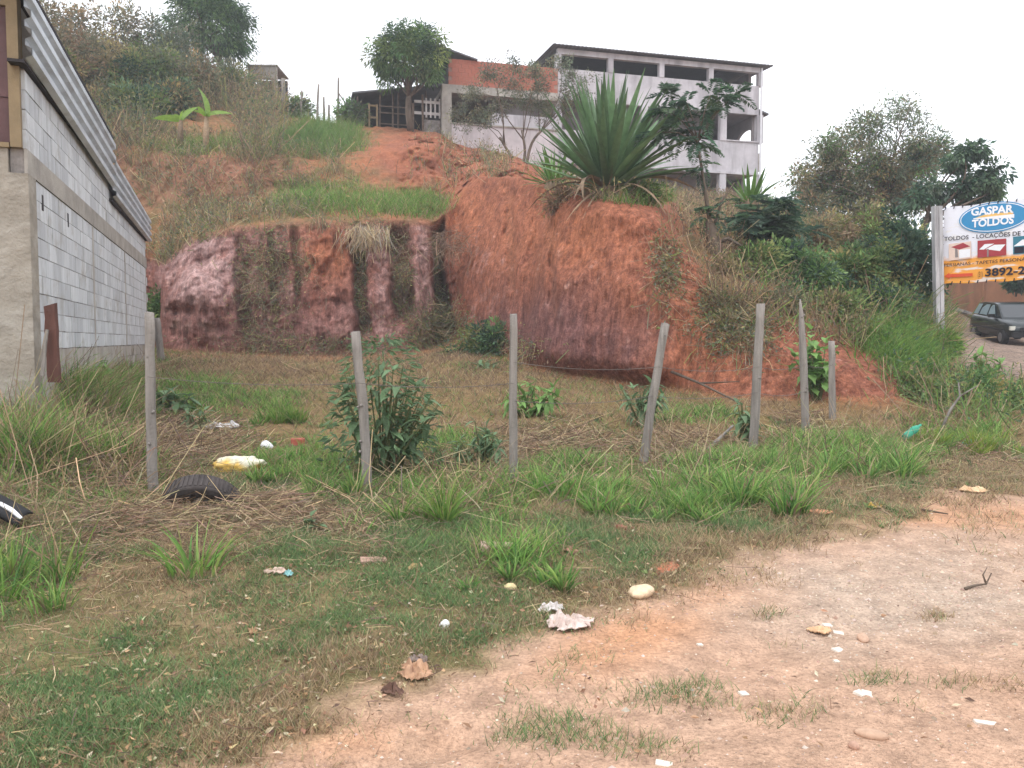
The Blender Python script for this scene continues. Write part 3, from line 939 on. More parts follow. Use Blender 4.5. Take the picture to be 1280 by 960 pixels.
# right-hand end wall: arched opening the sky shows through, openings beside the front column
def arch_wall(b):
    n = 12
    ys = np.linspace(.42, 2.0, n)
    def za(y): return Z1s + .05 + .8 * math.sqrt(max(0, 1 - ((y - 1.0) / 1.02) ** 2))
    for i in range(n - 1):
        V = [(HL - .18, ys[i], za(ys[i])), (HL - .18, ys[i + 1], za(ys[i + 1])), (HL - .18, ys[i + 1], Z2 + .1), (HL - .18, ys[i], Z2 + .1)]
        V += [(x + .16, y, z) for x, y, z in V]
        b.add(V, [np.array([(3, 2, 1, 0), (4, 5, 6, 7), (0, 1, 5, 4)])])
    b.box(HL - .18, HL - .02, 2.0, HD, Z1s - .2, Z2 + .1)
    b.box(HL - .18, HL - .02, .3, .42, Z1s - .01, Z2 + .1)
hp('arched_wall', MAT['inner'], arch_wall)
hp('side_wall', MAT['inner'], lambda b: b.box(HL - .16, HL, 1.3, HD, 8.0, 9.8))
hp('side_wall', MAT['paint'], lambda b: b.box(HL - .165, HL - .005, .17, HD, Z1, Z1s - .21))
hp('side_wall', MAT['paint'], lambda b: b.box(HL - .16, HL, .17, HD, Z2 + .11, Z2s))
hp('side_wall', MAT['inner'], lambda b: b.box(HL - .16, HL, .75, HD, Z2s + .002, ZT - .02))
# mono-pitch corrugated roof
def roofing(b):
    n = 60
    x = np.linspace(-.35, HL + .55, n * 2 + 1)
    V = []
    for i, xx in enumerate(x):
        dz_ = .035 if i % 2 else 0
        V += [(xx, -.35, ZT + .06 + dz_), (xx, HD + .4, ZT + .5 + dz_), (xx, -.35, ZT + .02 + dz_), (xx, HD + .4, ZT + .46 + dz_)]
    q = []
    for i in range(len(x) - 1):
        a, c = 4 * i, 4 * i + 4
        q += [(a, c, c + 1, a + 1), (a + 2, a + 3, c + 3, c + 2), (a, a + 2, c + 2, c)]
    b.add(V, [np.array(q)])
hp('roof', MAT['eternit'], roofing)
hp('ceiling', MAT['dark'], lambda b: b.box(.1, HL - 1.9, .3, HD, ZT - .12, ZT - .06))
hp('downpipe', MAT['pipe'], lambda b: b.tube([(HL + .06, -.1, 8.2), (HL + .06, -.1, 15.0)], .055, 8))
hp('awning', MAT['eternit'], lambda b: b.add([(HL, .3, 13.2), (HL + .75, .3, 12.95), (HL + .75, 4, 12.95), (HL, 4, 13.2), (HL, .3, 13.12), (HL + .75, .3, 12.87), (HL + .75, 4, 12.87), (HL, 4, 13.12)],
   [np.array([(0, 1, 2, 3), (7, 6, 5, 4), (0, 4, 5, 1), (1, 5, 6, 2)])]))
hp('balcony', MAT['bareblock'], lambda b: (b.box(HL + .01, HL + .5, .6, 4, 10.1, 10.22), b.box(HL + .42, HL + .5, .6, 4, 10.22, 11.0), b.box(HL + .01, HL + .42, .6, .7, 10.22, 11.0)))

# ---- brick annex left of it
a0 = at(553, 185, 36.2)
AM = HM.copy(); AM[:3, 3] = (a0[0], a0[1], 0)
AL = float((h0[0] - a0[0]) / hdir[0]) + .0
def ax(px):
    a = (px - 640) / 1000
    return (a * a0[1] - a0[0]) / (hdir[0] - a * hdir[1])
ao = AM[:3, 3].copy(); ao[2] = 9.0
annex = thing('brick_annex', 'low house with bare red brick upper wall and dark open front beside the mango tree', 'house', ao)
ap = frame_parts(annex, AM, ao)
def az(y, x): return CAMZ + (425 - y) / 1000 * (a0[1] + x * hdir[1]) * 0.985
zb0, zb1 = az(161, 0), az(161, 0)
ap('low_wall', MAT['paint2'], lambda b: b.box(0, AL, 0, .16, 8.3, 11.15))
ap('column', MAT['concrete'], lambda b: b.box(-.02, .42, -.05, .3, 8.4, 12.5))
ap('beam', MAT['concrete'], lambda b: b.box(.0, AL, -.03, .3, 12.502, 12.86))
ap('infill_wall', MAT['paint'], lambda b: b.box(ax(616), AL, .05, .2, 11.155, 11.75))
ap('wall_cap', MAT['concrete'], lambda b: b.box(.44, AL, -.05, .18, 11.14, 11.2))
ap('inner_wall', MAT['inner'], lambda b: b.box(ax(616), AL, .9, 1.05, 11.0, 12.5))
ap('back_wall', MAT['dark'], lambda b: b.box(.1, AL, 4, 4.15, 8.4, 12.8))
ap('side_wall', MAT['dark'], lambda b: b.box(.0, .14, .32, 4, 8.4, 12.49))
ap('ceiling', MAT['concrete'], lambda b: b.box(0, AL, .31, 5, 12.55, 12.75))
ap('backing_wall', MAT['bmortar'], lambda b: b.box(.3, AL, .07, .2, 12.865, 14.0))
bb = MB().box(0, .285, 0, .06, 0, .185)
bbm = npmesh('brick', np.concatenate(bb.V), [np.concatenate(f) for f in bb.F.values()]); bbm.materials.append(MAT['brick'])
for r_ in range(6):
    x = .3 - (.15 if r_ % 2 else 0)
    while x + .285 < AL:
        if x > .25:
            o = link('brick', bbm, None, annex)
            Mx = np.eye(4); Mx[:3, 3] = (x, .045 + random.uniform(-.006, .006), 12.868 + .19 * r_)
            L = AM.copy(); L[:3, 3] -= ao
            o.matrix_local = Matrix((L @ Mx).tolist())
        x += .3
ap('roof', MAT['eternit'], lambda b: b.add([(-.3, -.1, 14.55), (1.6, -.1, 14.05), (1.6, 5, 14.05), (-.3, 5, 14.55), (-.3, -.1, 14.47), (1.6, -.1, 13.99), (1.6, 5, 13.99), (-.3, 5, 14.47)],
   [np.array([(0, 1, 2, 3), (7, 6, 5, 4), (0, 4, 5, 1), (0, 3, 7, 4)])]))
ap('roof_post', MAT['oldwood'], lambda b: b.tube([(.3, .3, 14.0), (.3, .3, 14.4)], .04, 6))

# ---- open shed under the mango tree
so = at(443, 160, 37.5)
sm = np.eye(4); sm[:3, 0] = (hdir[0], hdir[1], 0); sm[:3, 1] = hb; sm[:3, 3] = (so[0], so[1], so[2])
shed = thing('timber_shed', 'dark open timber shed with sloping roof under the mango tree on the ridge', 'shed', so)
sp_ = frame_parts(shed, sm, so)
SL = 4.2
sp_('roof', MAT['eternit'], lambda b: b.add([(-.1, -.3, 1.55), (SL, -.3, 2.25), (SL, 3.5, 2.3), (-.1, 3.5, 1.6), (-.1, -.3, 1.47), (SL, -.3, 2.17), (SL, 3.5, 2.2), (-.1, 3.5, 1.5)],
   [np.array([(0, 1, 2, 3), (7, 6, 5, 4), (0, 4, 5, 1), (0, 3, 7, 4)])]))
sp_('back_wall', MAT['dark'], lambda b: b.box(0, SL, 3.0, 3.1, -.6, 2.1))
sp_('side_wall', MAT['oldwood'], lambda b: b.box(0, .06, .4, 3, .3, 1.45))
for x, h in ((.12, 1.45), (1.15, 1.6), (1.75, 1.7), (2.0, 1.75), (2.6, 1.85), (3.3, 1.95)):
    sp_('post', MAT['oldwood'], lambda b: b.tube([(x, .0, -.4), (x + .04, .02, h)], .05, 6))
for z in (.25, .75, 1.05):
    sp_('rail', MAT['oldwood'], lambda b: b.box(1.15, 2.7, -.06, -.03, z, z + .05))
b_ = MB()
hx_ = thing('hutch_frame', 'small pale wooden ladder-like frame standing at the left end of the shed', 'frame', so)
hfp = frame_parts(hx_, sm, so)
for x in (.62, .98): hfp('upright', MAT['tanframe'], lambda b: b.box(x, x + .08, -.22, -.16, -.3, 1.1))
for z in (.45, .98): hfp('rung', MAT['tanframe'], lambda b: b.box(.7, .98, -.21, -.17, z, z + .08))
# white gate of slats between shed and annex
go_ = at(518, 158, 36.4)
gm = sm.copy(); gm[:3, 3] = go_
gate = thing('slatted_gate', 'white slatted wooden gate between the mango trunk and the annex', 'gate', go_)
gp = frame_parts(gate, gm, go_)
for z in (.55, 1.05): gp('rail', MAT['whitewood'], lambda b: b.box(0, 1.35, -.02, .01, z, z + .12))
for k in range(4): gp('slat', MAT['whitewood'], lambda b: b.box(.5 + k * .2, .57 + k * .2, -.045, -.022, .42, 1.28))
gp('gate_post', MAT['oldwood'], lambda b: b.tube([(.38, -.05, -.4), (.36, -.05, 1.4)], .05, 6))
gp('gate_post', MAT['oldwood'], lambda b: b.tube([(-.08, -.05, -.5), (-.06, -.05, 1.0)], .06, 6))
gp('low_wall', MAT['mortar'], lambda b: b.box(.45, 1.3, .05, .2, -.8, .35))
# ---- posts along the ridge
for k, (x, yb_, yt_, lbl) in enumerate(((355, 130, 98, 'thick dark ridge post nearest the ruined wall'), (377, 141, 113, 'short ridge post right of the thick dark one'),
        (397, 142, 105, 'tall thin ridge post in the middle of the row'), (405, 145, 121, 'short thin ridge post just right of the tall thin one'),
        (411, 148, 131, 'shortest ridge post beside the tallest'), (422, 150, 97, 'tallest ridge post left of the shed'))):
    d = 37.6
    b0 = at(x, yb_ + 4, d); t0 = at(x + random.uniform(-1.5, 1.5), yt_, d)
    post(b0, t0, .06 if k != 0 else .1, .045 if k else .08, lbl, 'rough posts along the ridge', seed=30 + k)
b = MB(); b.tube([at(423, 116, 37.5), at(438, 138, 37.5)], .035, 6)
tag(b.build('brace_pole', MAT['post']), 'slanting brace pole leaning from the tallest ridge post', 'pole')
# ---- ruined little house behind the crest
ro = at(311, 146, 43.0)
ruin = thing('roofless_hut', 'small grey concrete hut shell behind the crest beside the left mango tree', 'hut', ro)
rm = np.eye(4); rm[:3, 3] = ro
rp = frame_parts(ruin, rm, ro)
rp('lintel', MAT['concrete'], lambda b: b.box(0, 1.5, 0, .2, 2.0, 2.62))
rp('pier', MAT['concrete'], lambda b: b.box(1.22, 1.5, 0, .2, -1, 1.998))
rp('pier', MAT['concrete'], lambda b: b.box(0, .25, 0, .2, -1, 1.998))
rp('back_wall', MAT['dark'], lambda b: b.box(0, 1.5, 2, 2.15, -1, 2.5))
rp('roof', MAT['concrete'], lambda b: b.box(-.1, 1.55, -.05, 2.2, 2.625, 2.7))
# ------------------------------------------------------------------ street side: wall, car, banner
MAT['oldwall'] = M_plain('earth_wall', lin(172, 124, 96), 0.95, var=0.3, vscale=0.8, bscale=8, bstr=0.6, streak=((.9, .9, .3), lin(120, 100, 86), 0.7))
wl = thing('retaining_wall', 'weathered orange-brown retaining wall along the far side of the street', 'wall', at(1150, 384, 39))
wo = at(1150, 384, 39)
b = MB()
ptsW = [at(1176, 383, 37.6), at(1186, 386, 37), at(1232, 400, 33.6), at(1290, 408, 31.5), at(1420, 416, 29.5), at(1700, 420, 27)]
V = []
for k, p in enumerate(ptsW):
    for dy in (0, .3):
        for z in (-.6, 2.5 + .15 * math.sin(k * 2.0)): V.append((p[0], p[1] + dy, p[2] + z))
n = len(ptsW)
q = []
for k in range(n - 1):
    a, c = 4 * k, 4 * k + 4
    q += [(a, c, c + 1, a + 1), (a + 2, a + 3, c + 3, c + 2), (a + 1, c + 1, c + 3, a + 3)]
b.add(np.array(V) - wo, [np.array(q)])
b.build('wall_face', MAT['oldwall'], wl)
b = MB()
for k in range(n - 1):
    p, r_ = ptsW[k], ptsW[k + 1]
    b.tube([p - wo + [0, -.04, .06], r_ - wo + [0, -.04, .06]], .11, 6)
b.build('wall_footing', MAT['mortar'], wl)

# ---- parked car
MAT['carpaint'] = M_plain('dark_green_paint', lin(26, 36, 38), 0.25, 0.2, var=0.15, vscale=2, bstr=0, spec=0.6)
MAT['glass'] = M_plain('car_glass', lin(150, 172, 186), 0.12, 0.0, var=0.1, bstr=0, spec=0.8)
MAT['wind'] = M_plain('windscreen', lin(30, 36, 40), 0.08, 0.0, var=0.1, bstr=0, spec=0.9)
MAT['tyre'] = M_plain('tyre_rubber', lin(44, 42, 42), 0.9, var=0.3, vscale=8)
MAT['rim'] = M_plain('wheel_rim', lin(130, 132, 136), 0.4, 0.6, var=0.2)
MAT['blackplastic'] = M_plain('black_plastic', lin(34, 34, 36), 0.6, var=0.2)
MAT['lamp'] = M_plain('headlamp_glass', lin(214, 214, 204), 0.15, 0.0, var=0.1, bstr=0, spec=0.8)
rear = foot(1227, 421, 8.5, 5.5); front = foot(1258, 431, 8.5, 5.5)
cdir = np.array([17.25 - 17.64, 27.7 - 30.0]); cdir /= np.linalg.norm(cdir)
cc = np.array([18.15, 29.2])
za_, zb_ = zat(cc[0] + cdir[0] * 1.2, cc[1] + cdir[1] * 1.2), zat(cc[0] - cdir[0] * 1.2, cc[1] - cdir[1] * 1.2)
car = thing('parked_car', 'dark green hatchback parked nose-down on the cobbled street behind the banner', 'car', (cc[0], cc[1], (za_ + zb_) / 2))
car.rotation_euler = (0, math.atan2(zb_ - za_, 2.4), math.atan2(cdir[1], cdir[0]))


def loft(b, secs, col=None, cap=True):
    n = len(secs[0])
    V = np.array([p for s in secs for p in s])
    q = [(i * n + j, i * n + (j + 1) % n, (i + 1) * n + (j + 1) % n, (i + 1) * n + j) for i in range(len(secs) - 1) for j in range(n)]
    b.add(V, [np.array(q)] + ([np.array([list(range(n))[::-1]]), np.array([[(len(secs) - 1) * n + j for j in range(n)]])] if cap else []), col)

b = MB()
secs = []
for x, hw, z0, z1 in ((-1.80, .66, .42, .80), (-1.76, .74, .32, .92), (-1.5, .78, .28, .95), (-.8, .80, .24, .94), (.2, .80, .24, .92), (.75, .80, .26, .90), (1.2, .78, .28, .84), (1.62, .74, .30, .76), (1.78, .68, .34, .68), (1.82, .6, .42, .6)):
    secs.append([(x, -hw * .9, z0), (x, -hw, z0 + .12), (x, -hw * 1.0, (z0 + z1) / 2), (x, -hw * .95, z1 - .05), (x, -hw * .86, z1), (x, hw * .86, z1), (x, hw * .95, z1 - .05), (x, hw, (z0 + z1) / 2), (x, hw, z0 + .12), (x, hw * .9, z0)])
loft(b, secs)
body = b.build('body', MAT['carpaint'], car, True)
b = MB()
loft(b, [[(-1.72, -.68, .93), (-1.5, -.56, 1.36), (-1.5, .56, 1.36), (-1.72, .68, .93)], [(-1.0, -.70, .93), (-.9, -.575, 1.42), (-.9, .575, 1.42), (-1.0, .70, .93)], [(.30, -.70, .91), (-.12, -.575, 1.42), (-.12, .575, 1.42), (.30, .70, .91)], [(.85, -.66, .89), (.12, -.55, 1.37), (.12, .55, 1.37), (.85, .66, .89)]])
b.build('cabin', MAT['carpaint'], car)
b = MB(); b.add([(.36, -.60, .95), (.86, -.57, .925), (.86, .57, .925), (.36, .60, .95), (.80, -.6, .935), (.8, .6, .935), (.18, .52, 1.35), (.18, -.52, 1.35)], [np.array([(4, 5, 6, 7)])])
b.build('windscreen', MAT['wind'], car)
for s in (-1, 1):
    for x0, x1, x0t, x1t in ((-1.58, -1.12, -1.42, -1.02), (-1.04, -.34, -.95, -.34), (-.28, .42, -.28, .02)):
        b = MB(); b.add([(x0, s * .700, .97), (x1, s * .712, .97), (x1t, s * .602, 1.35), (x0t, s * .592, 1.33)], [np.array([(0, 1, 2, 3)])])
        b.build('side_window', MAT['glass'], car)
    b = MB(); b.box(1.70, 1.80, s * .66 - .1, s * .66 + .06, .56, .70); b.build('headlight', MAT['lamp'], car)
    b = MB(); b.box(.28, .42, s * .82 - .09, s * .82 + .09, .92, 1.04); b.build('side_mirror', MAT['blackplastic'], car)
    b = MB(); b.box(-.28, -.12, s * .80 - .02, s * .80 + .02, .78, .81); b.box(-1.0, -.86, s * .80 - .02, s * .80 + .02, .78, .81); b.build('door_handle', MAT['blackplastic'], car)
    b = MB(); b.box(-1.4, 1.3, s * .81 - .012, s * .81 + .012, .50, .57); b.build('side_moulding', MAT['blackplastic'], car)
    for x in (-1.18, 1.2):
        wh = MB(); wh.tube([(x, s * .62, .28), (x, s * .64, .28), (x, s * .80, .28), (x, s * .825, .28)], [.25, .285, .285, .25], 18); w_ = wh.build('wheel', MAT['tyre'], car, False)
        rm_ = MB(); rm_.tube([(x, s * .82, .28), (x, s * .835, .28)], [.17, .15], 12); rm_.build('rim', MAT['rim'], w_)
b = MB(); b.box(1.78, 1.9, -.70, .70, .32, .50); b.build('front_bumper', MAT['blackplastic'], car)
b = MB(); b.box(-1.9, -1.78, -.70, .70, .36, .54); b.build('rear_bumper', MAT['blackplastic'], car)
b = MB(); b.box(1.905, 1.915, -.2, .2, .36, .48); b.build('number_plate', MAT['rim'], car)
b = MB(); b.box(1.80, 1.84, -.45, .45, .54, .66); b.build('grille', MAT['blackplastic'], car)

# ---- banner on posts
def M_banner():
    m = bpy.data.materials.new('banner_vinyl')
    t, p = nt(m)
    tc = t.nodes.new('ShaderNodeTexCoord')
    sx = t.nodes.new('ShaderNodeSeparateXYZ'); t.links.new(tc.outputs['Object'], sx.inputs[0])
    n = noise_node(t, 1.6, 3, 0.6, tc.outputs['Object'], (1, 1, 2.2))
    ad = t.nodes.new('ShaderNodeMath'); ad.operation = 'MULTIPLY_ADD'
    t.links.new(n.outputs[0], ad.inputs[0]); ad.inputs[1].default_value = 0.9; t.links.new(sx.outputs[2], ad.inputs[2])
    r = ramp(t, ad.outputs[0], 0.85, 1.55, tuple(lin(236, 160, 60)) + (1,), tuple(lin(232, 232, 240)) + (1,))
    n2 = noise_node(t, 2.6, 3, 0.5, tc.outputs['Object'], (.8, 1, 3.5))
    r2 = ramp(t, n2.outputs[0], 0.56, 0.62)
    mul = t.nodes.new('ShaderNodeMath'); mul.operation = 'MULTIPLY'; t.links.new(r2.outputs[0], mul.inputs[0]); mul.inputs[1].default_value = .8
    out = mix(t, 'MIX', mul.outputs[0], r.outputs[0], tuple(lin(232, 228, 226)))
    t.links.new(out, p.inputs['Base Color'])
    p.inputs['Roughness'].default_value = 0.45
    return m
MAT['banner'] = M_banner()
def flatmat(name, c, rough=.5): return M_plain(name, c, rough, var=0.08, vscale=6, bstr=0)
MAT['b_blue'] = flatmat('print_blue', lin(58, 140, 190)); MAT['b_white'] = flatmat('print_white', lin(238, 238, 242)); MAT['b_ink'] = flatmat('print_black', lin(34, 32, 46))
MAT['b_red'] = flatmat('print_red', lin(216, 84, 50)); MAT['b_wine'] = flatmat('print_wine', lin(164, 60, 66)); MAT['b_teal'] = flatmat('print_teal', lin(56, 120, 140))
MAT['b_cream'] = flatmat('print_cream', lin(226, 200, 186)); MAT['b_yel'] = flatmat('print_yellow', lin(236, 190, 110)); MAT['b_grey'] = flatmat('print_grey', lin(140, 130, 128))

bl = at(1178, 307, 17.0); br = at(1280, 300, 15.85)
bdir = (br - bl); bdir[2] = 0; bdir /= np.linalg.norm(bdir)
bz0, bz1 = at(1178, 355, 17.0)[2], at(1178, 260, 17.0)[2]
borg = np.array([bl[0], bl[1], bz0])
BM = np.eye(4); BM[:3, 0] = bdir; BM[:3, 1] = (-bdir[1], bdir[0], 0); BM[:3, 2] = (0, 0, 1); BM[:3, 3] = borg


def loc(px, py):
    a, b_ = (px - 640) / 1000, (480 - py) / 1000
    yc = b_ * SP + CP
    s = (a * borg[1] / yc - borg[0]) / (bdir[0] - a * bdir[1] / yc)
    d = borg[1] + s * bdir[1]
    return s, CAMZ + (b_ * CP - SP) * d / yc - borg[2]

BH, BW = bz1 - bz0, 4.2
banner = thing('vinyl_banner', 'white and orange vinyl banner with blue oval emblem laced to posts', 'banner')
banner.matrix_world = Matrix(BM.tolist())
b = MB()
nx, nz = 40, 14
V = []
for i in range(nx + 1):
    for j in range(nz + 1):
        x, z = BW * i / nx, BH * j / nz
        edge = .012 * math.sin(x * 9) * (1 if j in (0, nz) else .15)
        V.append((x, .008 * math.sin(x * 2.3 + z * 1.1) + .012, z + edge))
q = [(i * (nz + 1) + j, (i + 1) * (nz + 1) + j, (i + 1) * (nz + 1) + j + 1, i * (nz + 1) + j + 1) for i in range(nx) for j in range(nz)]
b.add(V, [np.array(q)])
b.build('sheet', MAT['banner'], banner, True)


def flat(name, pts, mat, y, parent=banner):
    V = [(x, y, z) for x, z in pts]
    return link(name, npmesh(name, V, np.array([list(range(len(V)))])), MAT[mat], parent)

dep = bpy.context.evaluated_depsgraph_get()
def text(s, p_left, p_right, cap_px, mat, y=-.012, bold=.0, name='lettering', shear=0):
    x0, z0 = loc(*p_left); x1, z1 = loc(*p_right)
    zc = loc(p_left[0], p_left[1] - cap_px)[1] - z0
    cu = bpy.data.curves.new('t', 'FONT'); cu.body = s; cu.size = 1.0; cu.offset = bold; cu.resolution_u = 3
    ob = bpy.data.objects.new('t', cu); sc.collection.objects.link(ob)
    bpy.context.view_layer.update()
    me = bpy.data.meshes.new_from_object(ob.evaluated_get(bpy.context.evaluated_depsgraph_get()))
    bpy.data.objects.remove(ob); bpy.data.curves.remove(cu)
    n_ = len(me.vertices); co = np.empty(n_ * 3, np.float32); me.vertices.foreach_get('co', co); co = co.reshape(-1, 3)
    lo, hi = co[:, 0].min(), co[:, 0].max()
    f = (co[:, 0] - lo) / (hi - lo)
    out = np.stack([x0 + (x1 - x0) * f, np.full(n_, y), z0 + (z1 - z0) * f + co[:, 1] / .70 * zc], -1)
    par = list(range(n_))
    def find(i):
        while par[i] != i: par[i] = par[par[i]]; i = par[i]
        return i
    polys = [tuple(pl.vertices) for pl in me.polygons]
    for pl in polys:
        r0_ = find(pl[0])
        for v in pl[1:]: par[find(v)] = r0_
    comp = {}
    for pl in polys: comp.setdefault(find(pl[0]), []).append(pl)
    bpy.data.meshes.remove(me)
    items = sorted(((min(co[v, 0] for pl in c for v in pl), max(co[v, 0] for pl in c for v in pl), c) for c in comp.values()), key=lambda t: t[0])
    words, right = [], -9
    for a_, b_, c in items:
        if a_ - right > .17: words.append([])
        words[-1] += c; right = max(right, b_)
    for wd in words:
        used = sorted({v for pl in wd for v in pl}); mp = {v: i for i, v in enumerate(used)}
        m2 = bpy.data.meshes.new(name); m2.from_pydata(out[used].tolist(), [], [[mp[v] for v in pl] for pl in wd]); m2.update()
        link(name, m2, MAT[mat], banner)

def oval(cx, cy, rx, ry, mat, y, name):
    c = loc(cx, cy); l = loc(cx - rx, cy); t_ = loc(cx, cy - ry)
    a_, b_ = c[0] - l[0], t_[1] - c[1]
    flat(name, [(c[0] + a_ * math.cos(t), c[1] + b_ * math.sin(t)) for t in np.linspace(0, 2 * np.pi, 40, endpoint=False)], mat, y)
oval(1242, 271.5, 43, 19, 'b_blue', -.004, 'emblem'); oval(1242, 271.5, 41.5, 17.6, 'b_white', -.006, 'emblem_ring'); oval(1242, 271.5, 40.3, 16.6, 'b_blue', -.008, 'emblem_field')
def quad_px(name, pts, mat, y): return flat(name, [loc(*p) for p in pts], mat, y)
quad_px('awning_print', [(1217, 273.0), (1268, 267.4), (1268, 272.2), (1217, 274.2)], 'b_white', -.010)
quad_px('awning_print', [(1219, 272.6), (1234, 267.2), (1267, 264.8), (1266, 269.8)], 'b_yel', -.0095)
text('GASPAR', (1214, 269.5), (1267, 265.5), 9.3, 'b_white', -.012, .035)
text('TOLDOS', (1215, 284.3), (1267.5, 279.0), 9.0, 'b_white', -.012, .035)
text('TOLDOS  - LOCAÇÕES DE TE', (1180.5, 301.2), (1288, 293.3), 5.0, 'b_ink', -.010, .012)
text('PERSIANAS - TAPETES PERSONAL', (1180.3, 333.6), (1286, 325.5), 4.0, 'b_ink', -.010, .004)
text('3892-22', (1231.5, 345.3), (1291, 341.6), 9.2, 'b_ink', -.010, .03)
text('(31)', (1222.5, 346.5), (1228.5, 346.0), 7.0, 'b_ink', -.010, 0)
quad_px('arrow_print', [(1180.5, 345.3), (1187, 341.0), (1187, 342.7), (1216, 341.2), (1216, 345.2), (1187, 346.8), (1187, 348.6)], 'b_red', -.008)
quad_px('picture_print', [(1186, 326), (1214, 322.6), (1214, 301.5), (1186, 305)], 'b_cream', -.005)
quad_px('picture_figure', [(1194, 322), (1198, 321.5), (1197, 312), (1194, 309)], 'b_grey', -.007)
quad_px('picture_figure', [(1199, 323), (1213, 321), (1213, 311), (1199, 312.5)], 'b_white', -.007)
quad_px('picture_figure', [(1189, 309), (1204, 303.6), (1213, 308), (1199, 312)], 'b_wine', -.0075)
quad_px('picture_print', [(1222, 322.2), (1258, 319), (1258, 298.0), (1222, 301)], 'b_wine', -.005)
quad_px('picture_figure', [(1224, 312), (1231, 305.2), (1243, 304.5), (1234, 309.5), (1230, 312)], 'b_white', -.007)
quad_px('picture_figure', [(1232, 311.5), (1243, 306.0), (1257, 305.5), (1250, 313.8)], 'b_white', -.0075)
quad_px('picture_figure', [(1234, 321), (1236, 321), (1236, 311), (1234, 311)], 'b_grey', -.0078)
quad_px('picture_print', [(1266.5, 318.2), (1300, 315.4), (1300, 293.0), (1266.5, 296)], 'b_teal', -.005)
quad_px('picture_figure', [(1267, 308), (1278, 299.5), (1299, 297.0), (1299, 305)], 'b_white', -.007)
quad_px('picture_figure', [(1268, 317), (1280, 316), (1280, 308), (1268, 309)], 'b_ink', -.007)
for k in range(26):                                              # lacing through the hems
    x = .04 + k * .165
    for z in (.012, BH - .012):
        b = MB(); b.tube([(x, -.012, z - .03), (x + .015, -.016, z + .03)], .011, 5); b.build('lacing', MAT['b_ink'], banner)
for k in range(9):
    b = MB(); b.tube([(-.06, -.012, .1 + k * .18), (.03, -.012, .1 + k * .18)], .008, 5); b.build('lacing', MAT['b_ink'], banner)
MAT['palepost'] = M_plain('pale_concrete_post', lin(186, 184, 186), 0.9, var=0.3, vscale=5, bscale=40, bstr=0.5, stretch=(1, 1, .3), streak=((10, 10, .8), lin(110, 106, 106), .7))
pb = at(1175.5, 445, 16.95); pt = at(1171, 258, 16.95)
pst = thing('banner_post', 'pale square banner post standing in the grass at left of the banner', 'post', (pb[0], pb[1], pb[2] - .4), group='posts holding the banner')
b = MB(); o0 = np.array([pb[0], pb[1], pb[2] - .4])
for (w0, w1) in ((-.085, -.003), (.007, .085)):
    V = []
    for f in np.linspace(0, 1, 8):
        c = (pb - [0, 0, .4]) * (1 - f) + pt * f - o0
        for sx, sy in ((w0, -.07), (w1, -.07), (w1, .07), (w0, .07)): V.append(c + np.array([sx, sy, 0]) + np.array([random.uniform(-.003, .003), 0, 0]))
    q = [(i * 4 + j, i * 4 + (j + 1) % 4, i * 4 + 4 + (j + 1) % 4, i * 4 + 4 + j) for i in range(7) for j in range(4)]
    mb = MB(); mb.add(V, [np.array(q), np.array([(3, 2, 1, 0), (28, 29, 30, 31)])]); mb.build('upright', MAT['palepost'], pst)
p2 = borg + bdir * (BW + .1)
b = MB(); b.box(-.08, .08, -.07, .07, -1.9, BH + .1)
o = b.build('banner_post', MAT['palepost']); o.location = p2
tag(o, 'second banner post at the right end of the banner', 'post', 'posts holding the banner')

# ------------------------------------------------------------------ litter and stones
lit = MAT['litter']
def rock(name, pos, r, sq, col, label, cat, seed, mat=None, jag=.25, rz=None, res=(9, 12), wr=0.0):
    rr = np.random.default_rng(seed)
    n1, n2 = res
    th = np.linspace(0, np.pi, n1); ph = np.linspace(0, 2 * np.pi, n2, endpoint=False)
    V = np.array([(math.sin(a) * math.cos(p), math.sin(a) * math.sin(p), math.cos(a)) for a in th for p in ph])
    k = 1 + jag * fbm(V * 1.0 + seed * 3.1, 1.3, seed, 3)
    if wr: k = k - wr * np.abs(fbm(V + seed, (4.0, 2.0, 3.0), seed + 3, 3))
    V = V * k[:, None] * np.array(sq) * r
    q = [(i * n2 + j, i * n2 + (j + 1) % n2, (i + 1) * n2 + (j + 1) % n2, (i + 1) * n2 + j) for i in range(n1 - 1) for j in range(n2)]
    o = link(name, npmesh(name, V, np.array(q)[:, ::-1], np.broadcast_to(col, V.shape), True), mat or lit)
    o.location = pos + np.array([0, 0, r * sq[2] * .55]); o.rotation_euler = (0, 0, rr.uniform(0, 3) if rz is None else rz)
    return tag(o, label, cat)


